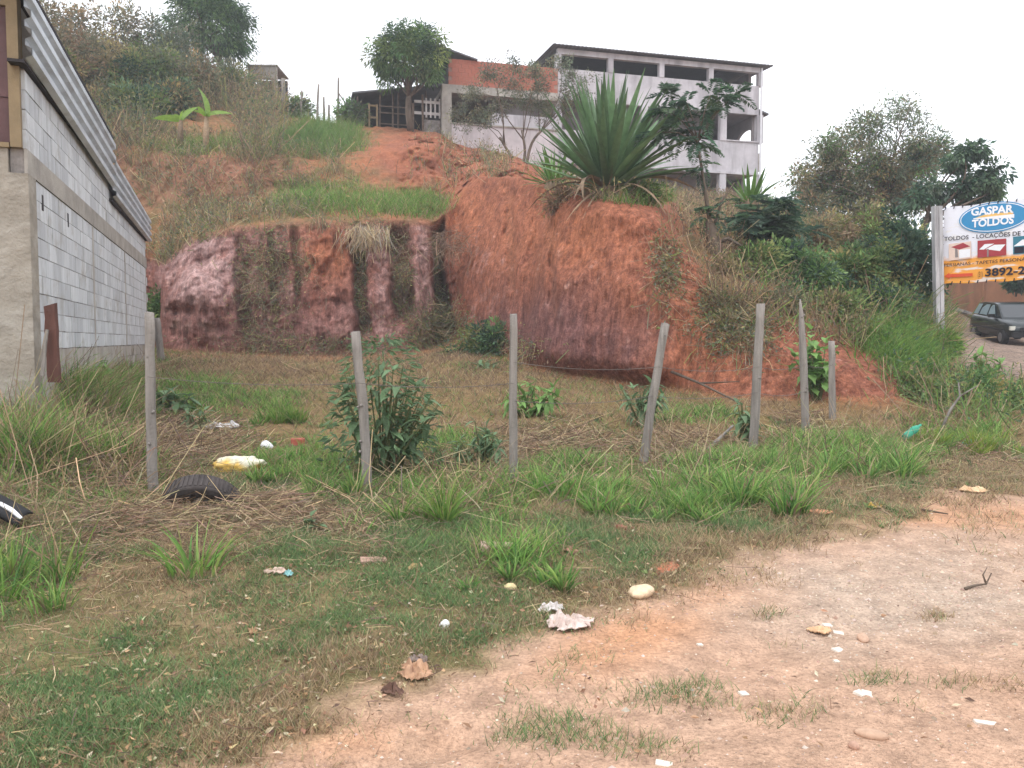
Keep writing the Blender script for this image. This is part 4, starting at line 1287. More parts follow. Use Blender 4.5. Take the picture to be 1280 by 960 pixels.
def crumple(name, pos, w, l, h, col, col2, label, cat, seed, rz=0, n=16, mat=None):
    """a thin crumpled sheet (paper, cloth, cardboard, bag) lying on the ground"""
    rr = np.random.default_rng(seed)
    g = np.linspace(-.5, .5, n)
    X, Y = np.meshgrid(g, g, indexing='ij')
    P = np.stack([X * w, Y * l, np.zeros_like(X)], -1)
    rad = np.hypot(X, Y) * 2
    keep = rad + .22 * fbm(np.stack([X * 4, Y * 4, X * 0 + seed], -1), 1.0, seed, 2) < .98
    Z = np.abs(fbm(np.stack([X * 5 + seed, Y * 5, X * 0], -1), 1.0, seed + 5, 3)) * h * 1.5 * np.clip(1.3 - rad, .15, 1) + .008
    P[..., 2] = Z
    P[..., 0] += w * .12 * fbm(np.stack([X * 4, Y * 4 + 9, X * 0], -1), 1.0, seed + 9, 2); P[..., 1] += l * .12 * fbm(np.stack([X * 4 + 7, Y * 4, X * 0], -1), 1.0, seed + 12, 2)
    c = mixc(np.broadcast_to(col, P.shape), col2, np.clip(fbm(np.stack([X * 6, Y * 6, X * 0 + 3], -1), 1.0, seed + 2, 2) + .3, 0, 1))
    id_ = np.arange(n * n).reshape(n, n)
    q = np.stack([id_[:-1, :-1], id_[1:, :-1], id_[1:, 1:], id_[:-1, 1:]], -1)
    q = q[keep[:-1, :-1] & keep[1:, 1:] & keep[1:, :-1] & keep[:-1, 1:]]
    me = npmesh(name, P.reshape(-1, 3), q.reshape(-1, 4), c.reshape(-1, 3), False)
    o = link(name, me, mat or lit)
    o.location = pos + np.array([0, 0, .006]); o.rotation_euler = (0, 0, rz)
    md = o.modifiers.new('thick', 'SOLIDIFY'); md.thickness = .006
    return tag(o, label, cat)


def brickbit(pos, l, w, h, col, label, rz, tilt, seed, name='brick_fragment', cat='brick'):
    rr = np.random.default_rng(seed)
    g = [(x, y, z) for x in (-.5, -.17, .2, .5) for y in (-.5, .5) for z in (0, 1)]
    V = np.array(g) * [l, w, h] + rr.uniform(-.1, .1, (16, 3)) * [l * .3, w * .5, h * .5]
    q = []
    for i in range(3):
        a = i * 4; c = a + 4
        q += [(a, c, c + 1, a + 1), (a + 2, a + 3, c + 3, c + 2), (a + 1, c + 1, c + 3, a + 3), (a, a + 2, c + 2, c)]
    q += [(0, 1, 3, 2), (12, 14, 15, 13)]
    o = link(name, npmesh(name, V, np.array(q), np.broadcast_to(col, V.shape)), lit)
    o.location = pos - np.array([0, 0, .01]); o.rotation_euler = (tilt, tilt * .6, rz)
    return tag(o, label, cat)

# tyre lying on the ground
tp = foot(243, 634, 4)
ty = thing('old_tyre', 'old dark tyre lying half buried beside the left fence post', 'tyre', tp + np.array([.0, .22, .01]))
ty.rotation_euler = (math.radians(122), math.radians(4), .2)
R, r = .35, .085
prof = [(R - .19, .0), (R - .15, .06), (R - .02, .09), (R, .075), (R, -.075), (R - .02, -.09), (R - .15, -.06)]
na = 44
V = [(p[0] * math.cos(a), p[0] * math.sin(a), p[1] + .12) for a in np.linspace(0, 2 * np.pi, na, endpoint=False) for p in prof]
m_ = len(prof)
q = [(i * m_ + j, ((i + 1) % na) * m_ + j, ((i + 1) % na) * m_ + (j + 1) % m_, i * m_ + (j + 1) % m_) for i in range(na) for j in range(m_)]
MAT['dusty'] = M_plain('dusty_rubber', lin(78, 72, 70), 0.95, var=0.45, vscale=6, bscale=50, bstr=0.4)
link('casing', npmesh('casing', V, np.array(q), None, True), MAT['dusty'], ty)
b = MB()
for a in np.linspace(0, 2 * np.pi, 54, endpoint=False):
    M_ = np.array(Matrix.Translation((0, 0, .12)) @ Matrix.Rotation(a, 4, 'Z'))
    b.box(R - .002, R + .007, -.011, .011, -.066, .066, M_)
tag(b.build('tread', MAT['dusty'], ty), kind='stuff')
b = MB(); b.tube([(0, 0, .08), (0, 0, .12), (0, 0, .13)], [R - .17, R - .17, .05], 16); b.build('soil_fill', MAT['ground'], ty, True)

# bulging sack
rock('plastic_sack', foot(300, 586, 4) - [0, 0, .02], .22, (1.15, .6, .5), lin(228, 222, 196), 'bulging white sack with yellow-orange lower edge lying in the grass', 'sack', 3, jag=.42, rz=.1, res=(26, 40), wr=.45)
sk = bpy.context.scene.objects['plastic_sack']
ca = sk.data.color_attributes['Col']; nv = len(sk.data.vertices)
co = np.empty(nv * 3, np.float32); sk.data.vertices.foreach_get('co', co); co = co.reshape(-1, 3)
cc_ = mixc(np.broadcast_to(lin(230, 226, 204), co.shape), lin(222, 184, 96), sstep(-co[:, 2] + .02 * np.sin(co[:, 0] * 40) + .05 * (co[:, 0] < 0), -.045, .02))
c4 = np.ones((nv, 4), np.float32); c4[:, :3] = cc_; ca.data.foreach_set('color', c4.ravel())
brickbit(foot(372, 556, 4), .16, .1, .09, lin(176, 98, 82), 'red brick fragment in the grass behind the white sack', .2, .05, 4)
brickbit(foot(466, 703, 4) - [0, 0, .02], .17, .085, .05, lin(182, 146, 130), 'pinkish flat brick piece lying on the short grass left of centre', .3, .1, 5)
brickbit(foot(621, 690, 4) + [0, 0, .02], .22, .12, .05, lin(188, 160, 146), 'pale pink tile slab beside the grass tufts near the centre', .0, .03, 6, 'tile_slab', 'tile')
brickbit(foot(775, 664, 4), .07, .06, .05, lin(170, 110, 92), 'small reddish brick chip in the grass below the leaning post', .7, .2, 7)
rock('stone', foot(802, 742, 4), .088, (1.1, .8, .42), lin(224, 198, 166), 'smooth pale tan stone at the edge of the dirt', 'stone', 8)
rock('stone', foot(380, 692, 4), .032, (1, 1, .9), lin(196, 186, 120), 'small round yellowish stone or fruit on the grass beside the straw', 'stone', 9)
rock('stone', foot(637, 737, 4), .036, (1.2, .8, .7), lin(216, 196, 150), 'small cream pebble just below the low grass tuft', 'stone', 10)
rock('crumpled_cup', foot(555, 785, 4), .03, (1, .8, .9), lin(235, 232, 228), 'small white crumpled plastic cup on the sparse grass', 'cup', 12, jag=.5)
rock('white_bag', foot(334, 561, 4), .085, (1.1, .7, .7), lin(232, 230, 232), 'small white plastic bag behind the sack', 'bag', 13, jag=.4)
crumple('crumpled_cloth', foot(713, 782, 4), .27, .2, .09, lin(214, 198, 188), lin(184, 160, 150), 'crumpled whitish cloth at the dirt edge in the centre', 'cloth', 14, .2)
crumple('plastic_scrap', foot(690, 762, 4), .16, .10, .06, lin(220, 214, 210), lin(200, 190, 184), 'torn translucent plastic scrap just above the crumpled cloth', 'plastic', 15, .4)
crumple('dry_leaf', foot(518, 848, 4), .15, .17, .07, lin(190, 152, 122), lin(150, 116, 94), 'large curled dry tan leaf on the sparse grass', 'leaf', 16, .7)
crumple('dry_leaf', foot(522, 826, 4), .10, .09, .05, lin(150, 134, 126), lin(120, 104, 98), 'smaller greyish dry leaf just above the large tan one', 'leaf', 17, .2)
crumple('dry_leaf', foot(490, 866, 4), .12, .05, .05, lin(112, 86, 74), lin(90, 70, 62), 'dark brown twisted leaf left of the large tan leaf', 'leaf', 18, -.5)
crumple('dry_leaf', foot(316, 790, 4), .05, .06, .05, lin(200, 164, 130), lin(170, 130, 104), 'small upright tan leaf on the green turf at left', 'leaf', 19, 0)
crumple('dry_leaf', foot(515, 712, 4), .04, .11, .03, lin(206, 176, 126), lin(190, 160, 112), 'long curved tan leaf right of the pinkish brick', 'leaf', 20, -.3)
crumple('dry_leaf', foot(712, 690, 4), .07, .15, .05, lin(184, 140, 122), lin(150, 112, 96), 'reddish folded dry leaf in turf near the tuft', 'leaf', 21, .6)
crumple('cardboard_scrap', foot(1216, 615, 4), .30, .20, .05, lin(224, 190, 152), lin(206, 168, 130), 'flattened tan cardboard scrap on the bare soil at right', 'cardboard', 22, -.1)
crumple('food_wrapper', foot(1092, 634, 4), .14, .10, .05, lin(206, 168, 90), lin(70, 56, 48), 'small yellow and dark wrapper at the grass edge on the right', 'wrapper', 23, 0)
crumple('paper_scrap', foot(345, 718, 4), .16, .10, .04, lin(206, 182, 166), lin(190, 160, 146), 'pinkish paper scrap by the end of the straw', 'paper', 24, .1)
crumple('paper_scrap', foot(276, 535, 4), .55, .30, .10, lin(196, 194, 194), lin(232, 226, 226), 'torn greyish white sheet lying flat in the lot left of centre', 'plastic', 25, .1)
crumple('plastic_scrap', foot(360, 720, 4), .05, .08, .04, lin(140, 190, 190), lin(180, 210, 206), 'tiny bluish plastic scrap beside the pinkish paper', 'plastic', 26, .1)
for k, (x, y, w, l, rz, lb) in enumerate(((1047, 812, .055, .04, .5, 'white tile chip in the middle of the gravel'), (1074, 870, .05, .04, .7, 'larger white tile chip low on the gravel'), (1084, 868, .04, .035, -.4, 'smaller white tile chip touching the low one'),
        (1035, 778, .05, .03, .1, 'upper white tile chip on the gravel'), (1047, 789, .05, .03, -.3, 'thin white tile chip below the upper one'), (1045, 830, .025, .02, .2, 'tiny white chip under the middle tile chip'), (875, 808, .03, .02, .3, 'white chip on the orange dirt'),
        (830, 955, .06, .03, -.2, 'pale tile chip at the very bottom edge'), (1232, 900, .09, .025, -.1, 'long pale tile sliver at lower right'), (930, 868, .04, .03, .4, 'cream chip among the sparse grass on the dirt'))):
    brickbit(foot(x, y, 4) + [0, 0, .004], w, l,   .012, lin(220, 210, 196), lb, rz, .16, 60 + k, 'tile_chip', 'tile')
crumple('cardboard_scrap', foot(1026, 787, 4), .13, .10, .02, lin(214, 176, 138), lin(196, 158, 122), 'thin tan cardboard piece among the white tile chips', 'cardboard', 28, .1)
rock('stone', foot(1090, 925, 4), .035, (1.7, .8, .6), lin(190, 158, 134), 'elongated brown stone low on the dirt right of centre', 'stone', 31)
rock('stone', foot(1067, 935, 4), .022, (.8, 1, .8), lin(186, 150, 130), 'small brown stone left of the elongated one', 'stone', 32)
rock('stone', foot(1078, 801, 4), .035, (1.5, .8, .5), lin(196, 162, 138), 'flat brown stone on the gravel right of the tile chips', 'stone', 33)
rock('stone', foot(1022, 639, 4), .09, (1.3, .9, .2), lin(206, 148, 116), 'flat orange stone at the grass edge on the right', 'stone', 34)
rock('clay_lump', foot(828, 709, 4), .11, (1.5, .7, .10), lin(186, 112, 84), 'patch of crumbled red clay on the turf right of centre', 'clay', 35, jag=.7)

# bottles, twigs, broken plastic
def bottle(p0, ax_, L, r, col, label):
    ax_ = np.asarray(ax_, float); ax_ /= np.linalg.norm(ax_)
    m = bpy.data.materials.get('green_pet')
    if m is None:
        m = bpy.data.materials.new('green_pet'); t, p = nt(m)
        p.inputs['Base Color'].default_value = (*col, 1); p.inputs['Roughness'].default_value = .15
        p.inputs['Transmission Weight'].default_value = .45; p.inputs['IOR'].default_value = 1.2
    b = MB(); P0 = np.zeros(3)
    ts = [(0, .9), (.05, 1), (.30, .98), (.34, .92), (.38, 1), (.62, 1), (.78, .7), (.86, .36), (.97, .34), (1, .34)]
    b.tube([P0 + ax_ * L * t for t, _ in ts], [r * k for _, k in ts], 14)
    o = b.build('plastic_bottle', m, None, True); o.location = p0 + np.array([0, 0, r + .02])
    return tag(o, label, 'bottle')
bottle(foot(1130, 556, 4) + [0, 0, .03], (.35, .1, .22), .30, .05, lin(90, 190, 160), 'green plastic bottle leaning in the grass at right')
crumple('crushed_can', foot(1208, 560, 4), .2, .16, .16, lin(150, 206, 200), lin(120, 180, 180), 'crushed pale turquoise can at the grass edge far right', 'can', 40, .3)
def twig(name, pts, r, label, mat='bark', cat='branch'):
    b = MB(); pts = np.array(pts); b.tube(pts, np.linspace(r, r * .4, len(pts)), 6)
    return b, lambda: tag(b.build(name, MAT[mat], None, True), label, cat)
p = foot(1205, 738, 4); q_ = foot(1232, 735, 4)
b, fin = twig('fallen_twig', [p + [0, 0, .01], (p + q_) / 2 + [0, 0, .02], q_ + [0, 0, .02], q_ + [.03, .0, .09]], .009, 'small dark forked twig on the gravel at right'); b.tube([q_ + [0, 0, .02], q_ + [-.01, .02, .07], q_ + [.015, .02, .12]], [.007, .005, .002], 5); fin()
p = foot(1150, 640, 4); q_ = foot(1186, 644, 4)
b, fin = twig('fallen_twig', [p + [0, 0, .015], q_ + [0, 0, .015]], .012, 'short straight dark stick on the soil at right'); fin()
p = foot(885, 566, 4); q_ = foot(916, 543, 4)
b, fin = twig('dead_branch', [p + [0, 0, .02], q_ + [0, 0, .12]], .035, 'pale broken stick slanting in the grass beside the tall fence post', 'post'); fin()
p = foot(836, 478, 4); q_ = foot(925, 520, 4)
b, fin = twig('dead_branch', [p + [0, 0, .35], (p + q_) / 2 + [0, 0, .30], q_ + [0, 0, .2]], .03, 'long fallen branch lying at the foot of the red cut'); b.tube([(p + q_) / 2 + [0, 0, .3], q_ + [.1, .4, .5]], [.018, .006], 5); fin()
p = foot(1175, 538, 4)
b, fin = twig('dead_branch', [p, at(1188, 512, p[1]), at(1200, 495, p[1]), at(1198, 478, p[1])], .022, 'bare forked grey branch in front of the right-hand bush', 'post'); b.tube([at(1200, 495, p[1]), at(1222, 482, p[1])], [.014, .006], 5); fin()
p = foot(155, 546, 4); q_ = foot(186, 556, 4)
b, fin = twig('dead_branch', [at(150, 535, p[1]), at(172, 545, p[1]), at(190, 556, p[1])], .03, 'dark stick jutting from the straw left of the first fence post'); b.tube([at(152, 541, p[1]), at(185, 552, p[1])], [.02, .012], 5); fin()
# dark moulded object at the left edge (broken bumper-like plastic)
sp0 = foot(12, 662, 4)
br_ = thing('broken_plastic_shell', 'black broken plastic shell with white rim at the left edge of the grass', 'plastic', sp0)
V = []
for i in range(12):
    f = i / 11
    c = np.array([-.25 + .34 * f, .05, .20 - .16 * f ** 1.3])
    for a in np.linspace(-.3, 2.2, 8): V.append(c + np.array([.0, -.10 * math.cos(a), .075 * math.sin(a) * (1 - .25 * f)]))
q = [(i * 8 + j, i * 8 + j + 1, (i + 1) * 8 + j + 1, (i + 1) * 8 + j) for i in range(11) for j in range(7)]
o = link('shell', npmesh('shell', V, np.array(q), None, True), MAT['blackplastic'], br_); md = o.modifiers.new('t', 'SOLIDIFY'); md.thickness = .012
b = MB(); b.tube([(-.06, -.02, .19), (.03, -.03, .145), (.095, -.03, .085)], [.014, .016, .012], 6); b.build('rim', MAT['b_white'], br_)
# ------------------------------------------------------------------ vegetation generators
def blades(P, N, h, w, az, lean, droop, cb, ct, segs=2, taper=.8):
    n = len(P)
    up = N * .25 + np.array([0, 0, .75]); up /= np.linalg.norm(up, axis=1)[:, None]
    dh = np.stack([np.cos(az), np.sin(az), np.zeros(n)], -1)
    a2 = rng.uniform(0, 2 * np.pi, n)
    sd_ = np.stack([np.cos(a2), np.sin(a2), np.zeros(n)], -1)
    V, Cc = [], []
    for s in range(segs + 1):
        t = s / segs
        p = P + up * (h * (t - .55 * droop * t * t))[:, None] + dh * (h * (lean * t + droop * t * t))[:, None]
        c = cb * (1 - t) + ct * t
        if s < segs:
            ww = (w * .5 * (1 - t) ** taper if s else w * .38)[:, None]
            V += [p - sd_ * ww, p + sd_ * ww]; Cc += [c, c]
        else:
            V.append(p); Cc.append(c)
    k = 2 * segs + 1
    V = np.stack(V, 1).reshape(-1, 3); Cc = np.stack(Cc, 1).reshape(-1, 3)
    base = np.arange(n)[:, None] * k
    q = np.concatenate([base + np.array([2 * s, 2 * s + 1, 2 * s + 3, 2 * s + 2]) for s in range(segs - 1)]) if segs > 1 else np.zeros((0, 4), int)
    t3 = base + np.array([2 * segs - 2, 2 * segs - 1, 2 * segs])
    return V, [q, t3], Cc


def strands(P, L, w, az, el, curve, col):
    """dry stalks: bent ribbons"""
    n = len(P)
    d0 = np.stack([np.cos(az) * np.cos(el), np.sin(az) * np.cos(el), np.sin(el)], -1)
    sd_ = np.cross(d0, rng.normal(size=(n, 3))); sd_ /= np.linalg.norm(sd_, axis=1)[:, None] + 1e-9
    bend = rng.normal(size=(n, 3)) * curve[:, None]; bend[:, 2] -= np.abs(curve) * .6
    V = []
    for t in (0, .5, 1):
        p = P + d0 * (L * t)[:, None] + bend * (L * t * t)[:, None]
        V += [p - sd_ * (w * .5)[:, None], p + sd_ * (w * .5)[:, None]]
    V = np.stack(V, 1).reshape(-1, 3)
    b = np.arange(n)[:, None] * 6
    q = np.concatenate([b + np.array([0, 1, 3, 2]), b + np.array([2, 3, 5, 4])])
    return V, [q], np.repeat(col, 6, 0)


def leaves(P, D, L, W, col, fold=.15):
    n = len(P)
    D = D / (np.linalg.norm(D, axis=1)[:, None] + 1e-9)
    S = np.cross(D, np.array([0, 0, 1.0]) + .7 * rng.normal(size=(n, 3))); S /= np.linalg.norm(S, axis=1)[:, None] + 1e-9
    N = np.cross(S, D)
    L_, W_ = L[:, None], W[:, None]
    V = np.stack([P, P + D * L_ * .45 + S * W_ * .5 + N * W_ * fold, P + D * L_ - N * L_ * .08, P + D * L_ * .45 - S * W_ * .5 + N * W_ * fold], 1).reshape(-1, 3)
    b = np.arange(n)[:, None] * 4
    return V, [np.concatenate([b + np.array([0, 1, 2]), b + np.array([0, 2, 3])])], np.repeat(col, 4, 0)


def join(parts):
    V, F3, Cc, n = [], {}, [], 0
    for v, fs, c in parts:
        V.append(v); Cc.append(c)
        for f in fs:
            if len(f): F3.setdefault(f.shape[1], []).append(f + n)
        n += len(v)
    return np.concatenate(V), [np.concatenate(f) for f in F3.values()], np.concatenate(Cc)


def pick(cols, n, jit=.12):
    c = np.array(cols)[rng.integers(0, len(cols), n)]
    return c * (1 + rng.normal(0, jit, (n, 1))) * (1 + rng.normal(0, jit * .35, (n, 3)))


def unit(n, zmin=-1.0):
    v = rng.normal(size=(n, 3)); v /= np.linalg.norm(v, axis=1)[:, None]
    v[:, 2] = np.where(v[:, 2] < zmin, -v[:, 2], v[:, 2])
    return v


def cloud(center, radii, nclump, per, L, W, cols, rc, droop=.3, shell=.55, seed=0, rough=.45, cut=-.7):
    """leaf clumps through an uneven crown"""
    u = unit(nclump, cut)
    lump = 1 + rough * fbm(u * 1.0 + seed * 7.3, 1.7, seed, 3) * 1.6
    rr = (shell + (1 - shell) * rng.random(nclump)) ** .8 * lump
    cc = np.asarray(center) + u * rr[:, None] * np.asarray(radii)
    pn = rng.poisson(per, nclump)
    i = np.repeat(np.arange(nclump), pn)
    v = unit(len(i))
    P = cc[i] + v * (rc * rng.random(len(i)) ** .5)[:, None]
    D = v * .8 + u[i] * .5 + rng.normal(0, .3, v.shape); D[:, 2] -= droop
    cl = pick(cols, nclump, .16)
    col = cl[i] * (1 + rng.normal(0, .14, (len(i), 1)))
    return leaves(P, D, L * rng.uniform(.65, 1.25, len(i)), W * rng.uniform(.7, 1.2, len(i)), col), cc


def limbs(base, tips, r0, fork=.35, r1=.012, wob=.08, n=7, main=None):
    """trunk and limbs reaching towards the given tips"""
    b = MB()
    base = np.asarray(base, float)
    tips = np.asarray(tips)
    top = base + (tips.mean(0) - base) * fork if main is None else np.asarray(main, float)
    ts = np.linspace(0, 1, n)
    w = rng.normal(0, wob, 3) * np.linalg.norm(top - base)
    b.tube([base * (1 - t) + top * t + w * math.sin(t * math.pi) for t in ts], np.linspace(r0 * 1.15, r0 * .75, n), 9)
    for tp_ in tips:
        s = rng.uniform(.7, 1.0); st = base * (1 - s) + top * s + w * math.sin(s * math.pi)
        L = np.linalg.norm(tp_ - st)
        w2 = rng.normal(0, wob * 1.6, 3) * L; w2[2] = abs(w2[2])
        b.tube([st * (1 - t) + tp_ * t + w2 * math.sin(t * math.pi) for t in np.linspace(0, 1, 6)], np.linspace(r0 * rng.uniform(.3, .5), r1, 6), 5)
    return b


def plant(name, label, cat, base, foliage, stems=None, group=None, crown='crown', trunk='trunk', stemmat='bark'):
    base = np.asarray(base, float)
    o = thing(name, label, cat, base, 0, group)
    V, Fs, Cc = join(foliage)
    link(crown, npmesh(crown, V - base, Fs, Cc), MAT['foliage'], o)
    if stems is not None:
        stems.V = [np.concatenate(stems.V) - base]
        stems.build(trunk, MAT[stemmat], o, True)
    return o


def frond_set(centers, n_per, fl, L, W, cols, spread=1.0, up=.35):
    """pinnate fronds: leaflets along a drooping axis"""
    out = []
    for c in centers:
        for _ in range(n_per):
            d = unit(1)[0] * spread; d[2] = d[2] * .5 + up; d /= np.linalg.norm(d)
            m = 15
            t = np.repeat(np.linspace(.12, 1, m), 2)
            ax_ = c + d * (fl * t)[:, None]; ax_[:, 2] -= fl * .45 * t * t
            s = np.cross(d, [0, 0, 1]); s /= np.linalg.norm(s) + 1e-9
            sg = np.tile([1, -1], m)
            D = s * sg[:, None] + d * .55 + rng.normal(0, .1, (2 * m, 3)); D[:, 2] -= .25
            ll = L * np.sin(np.clip(t, .15, .98) * np.pi * .9 + .25)
            out.append(leaves(ax_, D, np.abs(ll) + L * .25, np.full(2 * m, W), np.repeat(pick(cols, 1, .15), 2 * m, 0) * (1 + rng.normal(0, .1, (2 * m, 1)))))
    return out


# palettes (leaf colours)
MANGO = [lin(66, 92, 58), lin(78, 104, 62), lin(96, 120, 70), lin(58, 80, 54), lin(112, 128, 74)]
GREYG = [lin(96, 100, 80), lin(84, 94, 76), lin(112, 108, 84), lin(76, 86, 70)]
BROWNG = [lin(120, 104, 80), lin(104, 98, 72), lin(128, 112, 84), lin(90, 92, 66), lin(136, 120, 82)]
DARKG = [lin(54, 76, 58), lin(62, 86, 66), lin(46, 66, 52), lin(74, 94, 68)]
MIDG = [lin(78, 104, 60), lin(92, 116, 66), lin(70, 94, 58), lin(104, 122, 74)]
BRIGHT = [lin(104, 142, 66), lin(122, 154, 74), lin(92, 128, 60), lin(138, 160, 84)]
WEED = [lin(98, 112, 66), lin(114, 120, 72), lin(84, 100, 60), lin(128, 124, 80)]
STRAW = [lin(176, 156, 122), lin(158, 136, 108), lin(192, 172, 136), lin(140, 118, 96)]
DRYB = [lin(134, 112, 92), lin(116, 96, 82), lin(150, 128, 104), lin(104, 88, 78)]
GRASS = [lin(96, 132, 62), lin(110, 146, 72), lin(84, 120, 58), lin(124, 152, 82)]
TURF = [lin(92, 120, 74), lin(104, 130, 80), lin(82, 108, 66), lin(120, 136, 88)]

def gain(pal, g): return [np.clip(c * g, 0, .8) for c in pal]
MANGO, GREYG, BROWNG, DARKG, MIDG = gain(MANGO, 1.4), [c * 1.7 + .02 for c in GREYG], [c * 1.55 + .01 for c in BROWNG], [c * 1.75 + .012 for c in DARKG], gain(MIDG, 1.65)
BRIGHT, WEED, STRAW, DRYB, GRASS, TURF = gain(BRIGHT, 1.05), gain(WEED, 1.5), gain(STRAW, 1.05), gain(DRYB, 1.25), [c * 1.42 + .01 for c in GRASS + [lin(70, 104, 48), lin(132, 150, 80)]], [c * 1.4 + .014 for c in TURF + [lin(72, 98, 58)]]

# ------------------------------------------------------------------ trees
# mango tree on the ridge
c = at(512, 76, 36.0)
fo, cl = cloud(c, (1.75, 1.6, 1.45), 190, 55, .26, .062, MANGO, .34, droop=.75, shell=.45, seed=2, rough=.3, cut=-.75)
bs = at(513, 163, 36.0)
plant('mango_tree', 'dense round mango tree on the ridge in front of the shed', 'tree', bs, [fo], limbs(bs, cl[rng.choice(len(cl), 14, False)], .13, main=at(513, 118, 36.0)))
# mango tree at upper left
c = at(262, 34, 41.0)
fo, cl = cloud(c, (2.1, 1.9, 2.3), 260, 55, .28, .066, MANGO[:4], .42, droop=.7, shell=.4, seed=5, rough=.3)
bs = at(268, 120, 41.0)
plant('mango_tree', 'dark green mango tree rising above the scrub at upper left', 'tree', bs, [fo], limbs(bs, cl[rng.choice(len(cl), 14, False)], .16, main=at(262, 60, 41.0)))
# sparse grey-green tree in front of the annex
bs = at(652, 212, 33.0)
bs[2] = zat(bs[0], bs[1], 9)
tips = [at(x, y, 33 + rng.uniform(-.8, .8)) for x, y in ((590, 120), (612, 92), (640, 84), (668, 92), (700, 84), (718, 100), (706, 130), (686, 142), (655, 128), (622, 140), (598, 150), (640, 112), (676, 112), (572, 148), (724, 120))]
fo = []
for t in tips:
    f_, _ = cloud(t, (.66, .6, .52), 30, 26, .10, .045, GREYG + [lin(112, 112, 96)], .2, droop=.2, shell=.1, seed=int(t[0] * 10) % 90)
    fo.append(f_)
st = MB()
for k, (sx, tt) in enumerate(((-.55, (0, 1, 9, 10, 13)), (0, (2, 8, 11, 12)), (.55, (3, 4, 5, 6, 7, 14)))):
    s_ = limbs(bs + [sx * .35, 0, -.1], np.array([tips[i] for i in tt]), .06, .45, r1=.008, wob=.1)
    st.V += s_.V; st.C += s_.C
    for kk, ff in s_.F.items(): st.F.setdefault(kk, []).extend([f + st.n for f in ff])
    st.n += s_.n
plant('sparse_tree', 'sparse grey-green many-stemmed tree in front of the brick annex', 'tree', bs, fo, st)
# tall sparse tree right of the house
bs = at(1104, 305, 30.0)
fo, tips = [], []
for x, y, rx, ry, per, pal in ((1040, 205, 1.1, .8, 20, BROWNG), (1025, 240, .9, 1.0, 22, BROWNG), (1065, 250, 1.0, .9, 24, BROWNG), (1095, 210, 1.1, .9, 22, BROWNG + GREYG), (1120, 235, 1.0, .9, 24, BROWNG), (1150, 205, 1.0, .8, 22, BROWNG + DARKG), (1165, 195, .7, .6, 20, GREYG),
        (1065, 178, 1.0, .6, 14, GREYG), (1095, 165, .9, .6, 13, GREYG), (1122, 140, .8, .5, 14, GREYG), (1140, 150, .5, .5, 12, GREYG), (1085, 155, .6, .5, 10, GREYG), (1150, 175, .8, .5, 13, GREYG), (1030, 180, .6, .4, 12, GREYG), (1000, 225, .5, .6, 12, BROWNG), (1015, 265, .8, .7, 18, BROWNG), (1085, 280, 1.1, .7, 16, BROWNG), (1140, 255, .8, .7, 16, BROWNG)):
    t = at(x, y, 30 + rng.uniform(-1.2, 1.2))
    f_, c_ = cloud(t, (rx * 1.12, rx, ry * 1.1), int((64 if y > 190 else 40) * rx * ry / .6), per * 1.8, .15, .058, pal + GREYG + MIDG[:2], .36, droop=.3, shell=.1, seed=int(x) % 97)
    fo.append(f_); tips.append(t); tips.append(c_[0])
plant('tall_sparse_tree', 'tall thin-crowned brownish green tree right of the concrete house', 'tree', bs, fo, limbs(bs, np.array(tips), .1, .3, r1=.01, wob=.1, main=at(1100, 262, 30)))
# dark broad-leaved tree behind the banner
bs = at(1150, 310, 26.0)
fo, tips = [], []
for x, y, r_ in ((1205, 196, .42), (1222, 190, .38), (1190, 208, .36), (1212, 222, .36), (1242, 216, .42), (1232, 228, .34), (1200, 238, .42), (1222, 250, .44), (1180, 246, .4), (1160, 240, .45), (1148, 252, .4), (1210, 262, .4), (1240, 240, .26)):
    t = at(x, y, 26 + rng.uniform(-.6, .6))
    f_, c_ = cloud(t, (r_ * 1.25, r_ * 1.2, r_ * .8), 15, 26, .2, .085, DARKG, .2, droop=.75, shell=.2, seed=int(x) % 89)
    fo.append(f_); tips.append(t)
plant('dark_tree', 'dark green broad-leaved tree with spreading limbs behind the banner', 'tree', bs, fo, limbs(bs, np.array(tips), .13, .4, r1=.015, wob=.06, main=at(1158, 272, 26)))
# slender feathery tree growing from a stump on the bank
bs = at(893, 345, 17.6); bs[2] = min(bs[2], zat(bs[0], bs[1], 8.5))
tips = [at(x, y, 17.6 + rng.uniform(-.4, .4)) for x, y in ((868, 165), (850, 150), (835, 138), (858, 128), (880, 140), (905, 128), (888, 118), (822, 165), (845, 172), (872, 178), (838, 120), (918, 118))]
fo = frond_set(tips, 7, .55, .17, .045, DARKG + [lin(84, 104, 84)], up=.2)
fo += frond_set([at(878, 205, 17.6), at(890, 262, 17.6), at(880, 270, 17.6), at(898, 276, 17.6), at(910, 250, 17.6), at(873, 215, 17.6)], 4, .4, .12, .035, DARKG, up=.2)
st = MB()
top = at(872, 178, 17.6)
st.tube([bs - [0, 0, .3], at(893, 315, 17.6), at(890, 290, 17.6), at(886, 275, 17.6)], [.2, .17, .13, .07], 9)
st.tube([at(888, 285, 17.6), at(880, 230, 17.6), top], [.05, .035, .025], 7)
st.tube([at(890, 290, 17.6), at(903, 250, 17.6), at(918, 228, 17.6)], [.035, .025, .012], 6)
st.tube([at(893, 305, 17.6), at(910, 298, 17.6), at(935, 312, 17.5)], [.06, .045, .02], 6)
for t in tips: st.tube([top, (top + t) / 2 + [0, 0, .1], t], [.02, .012, .006], 5)
plant('slender_tree', 'slender dark feathery tree growing from a thick stump on the bank', 'tree', bs, fo, st)

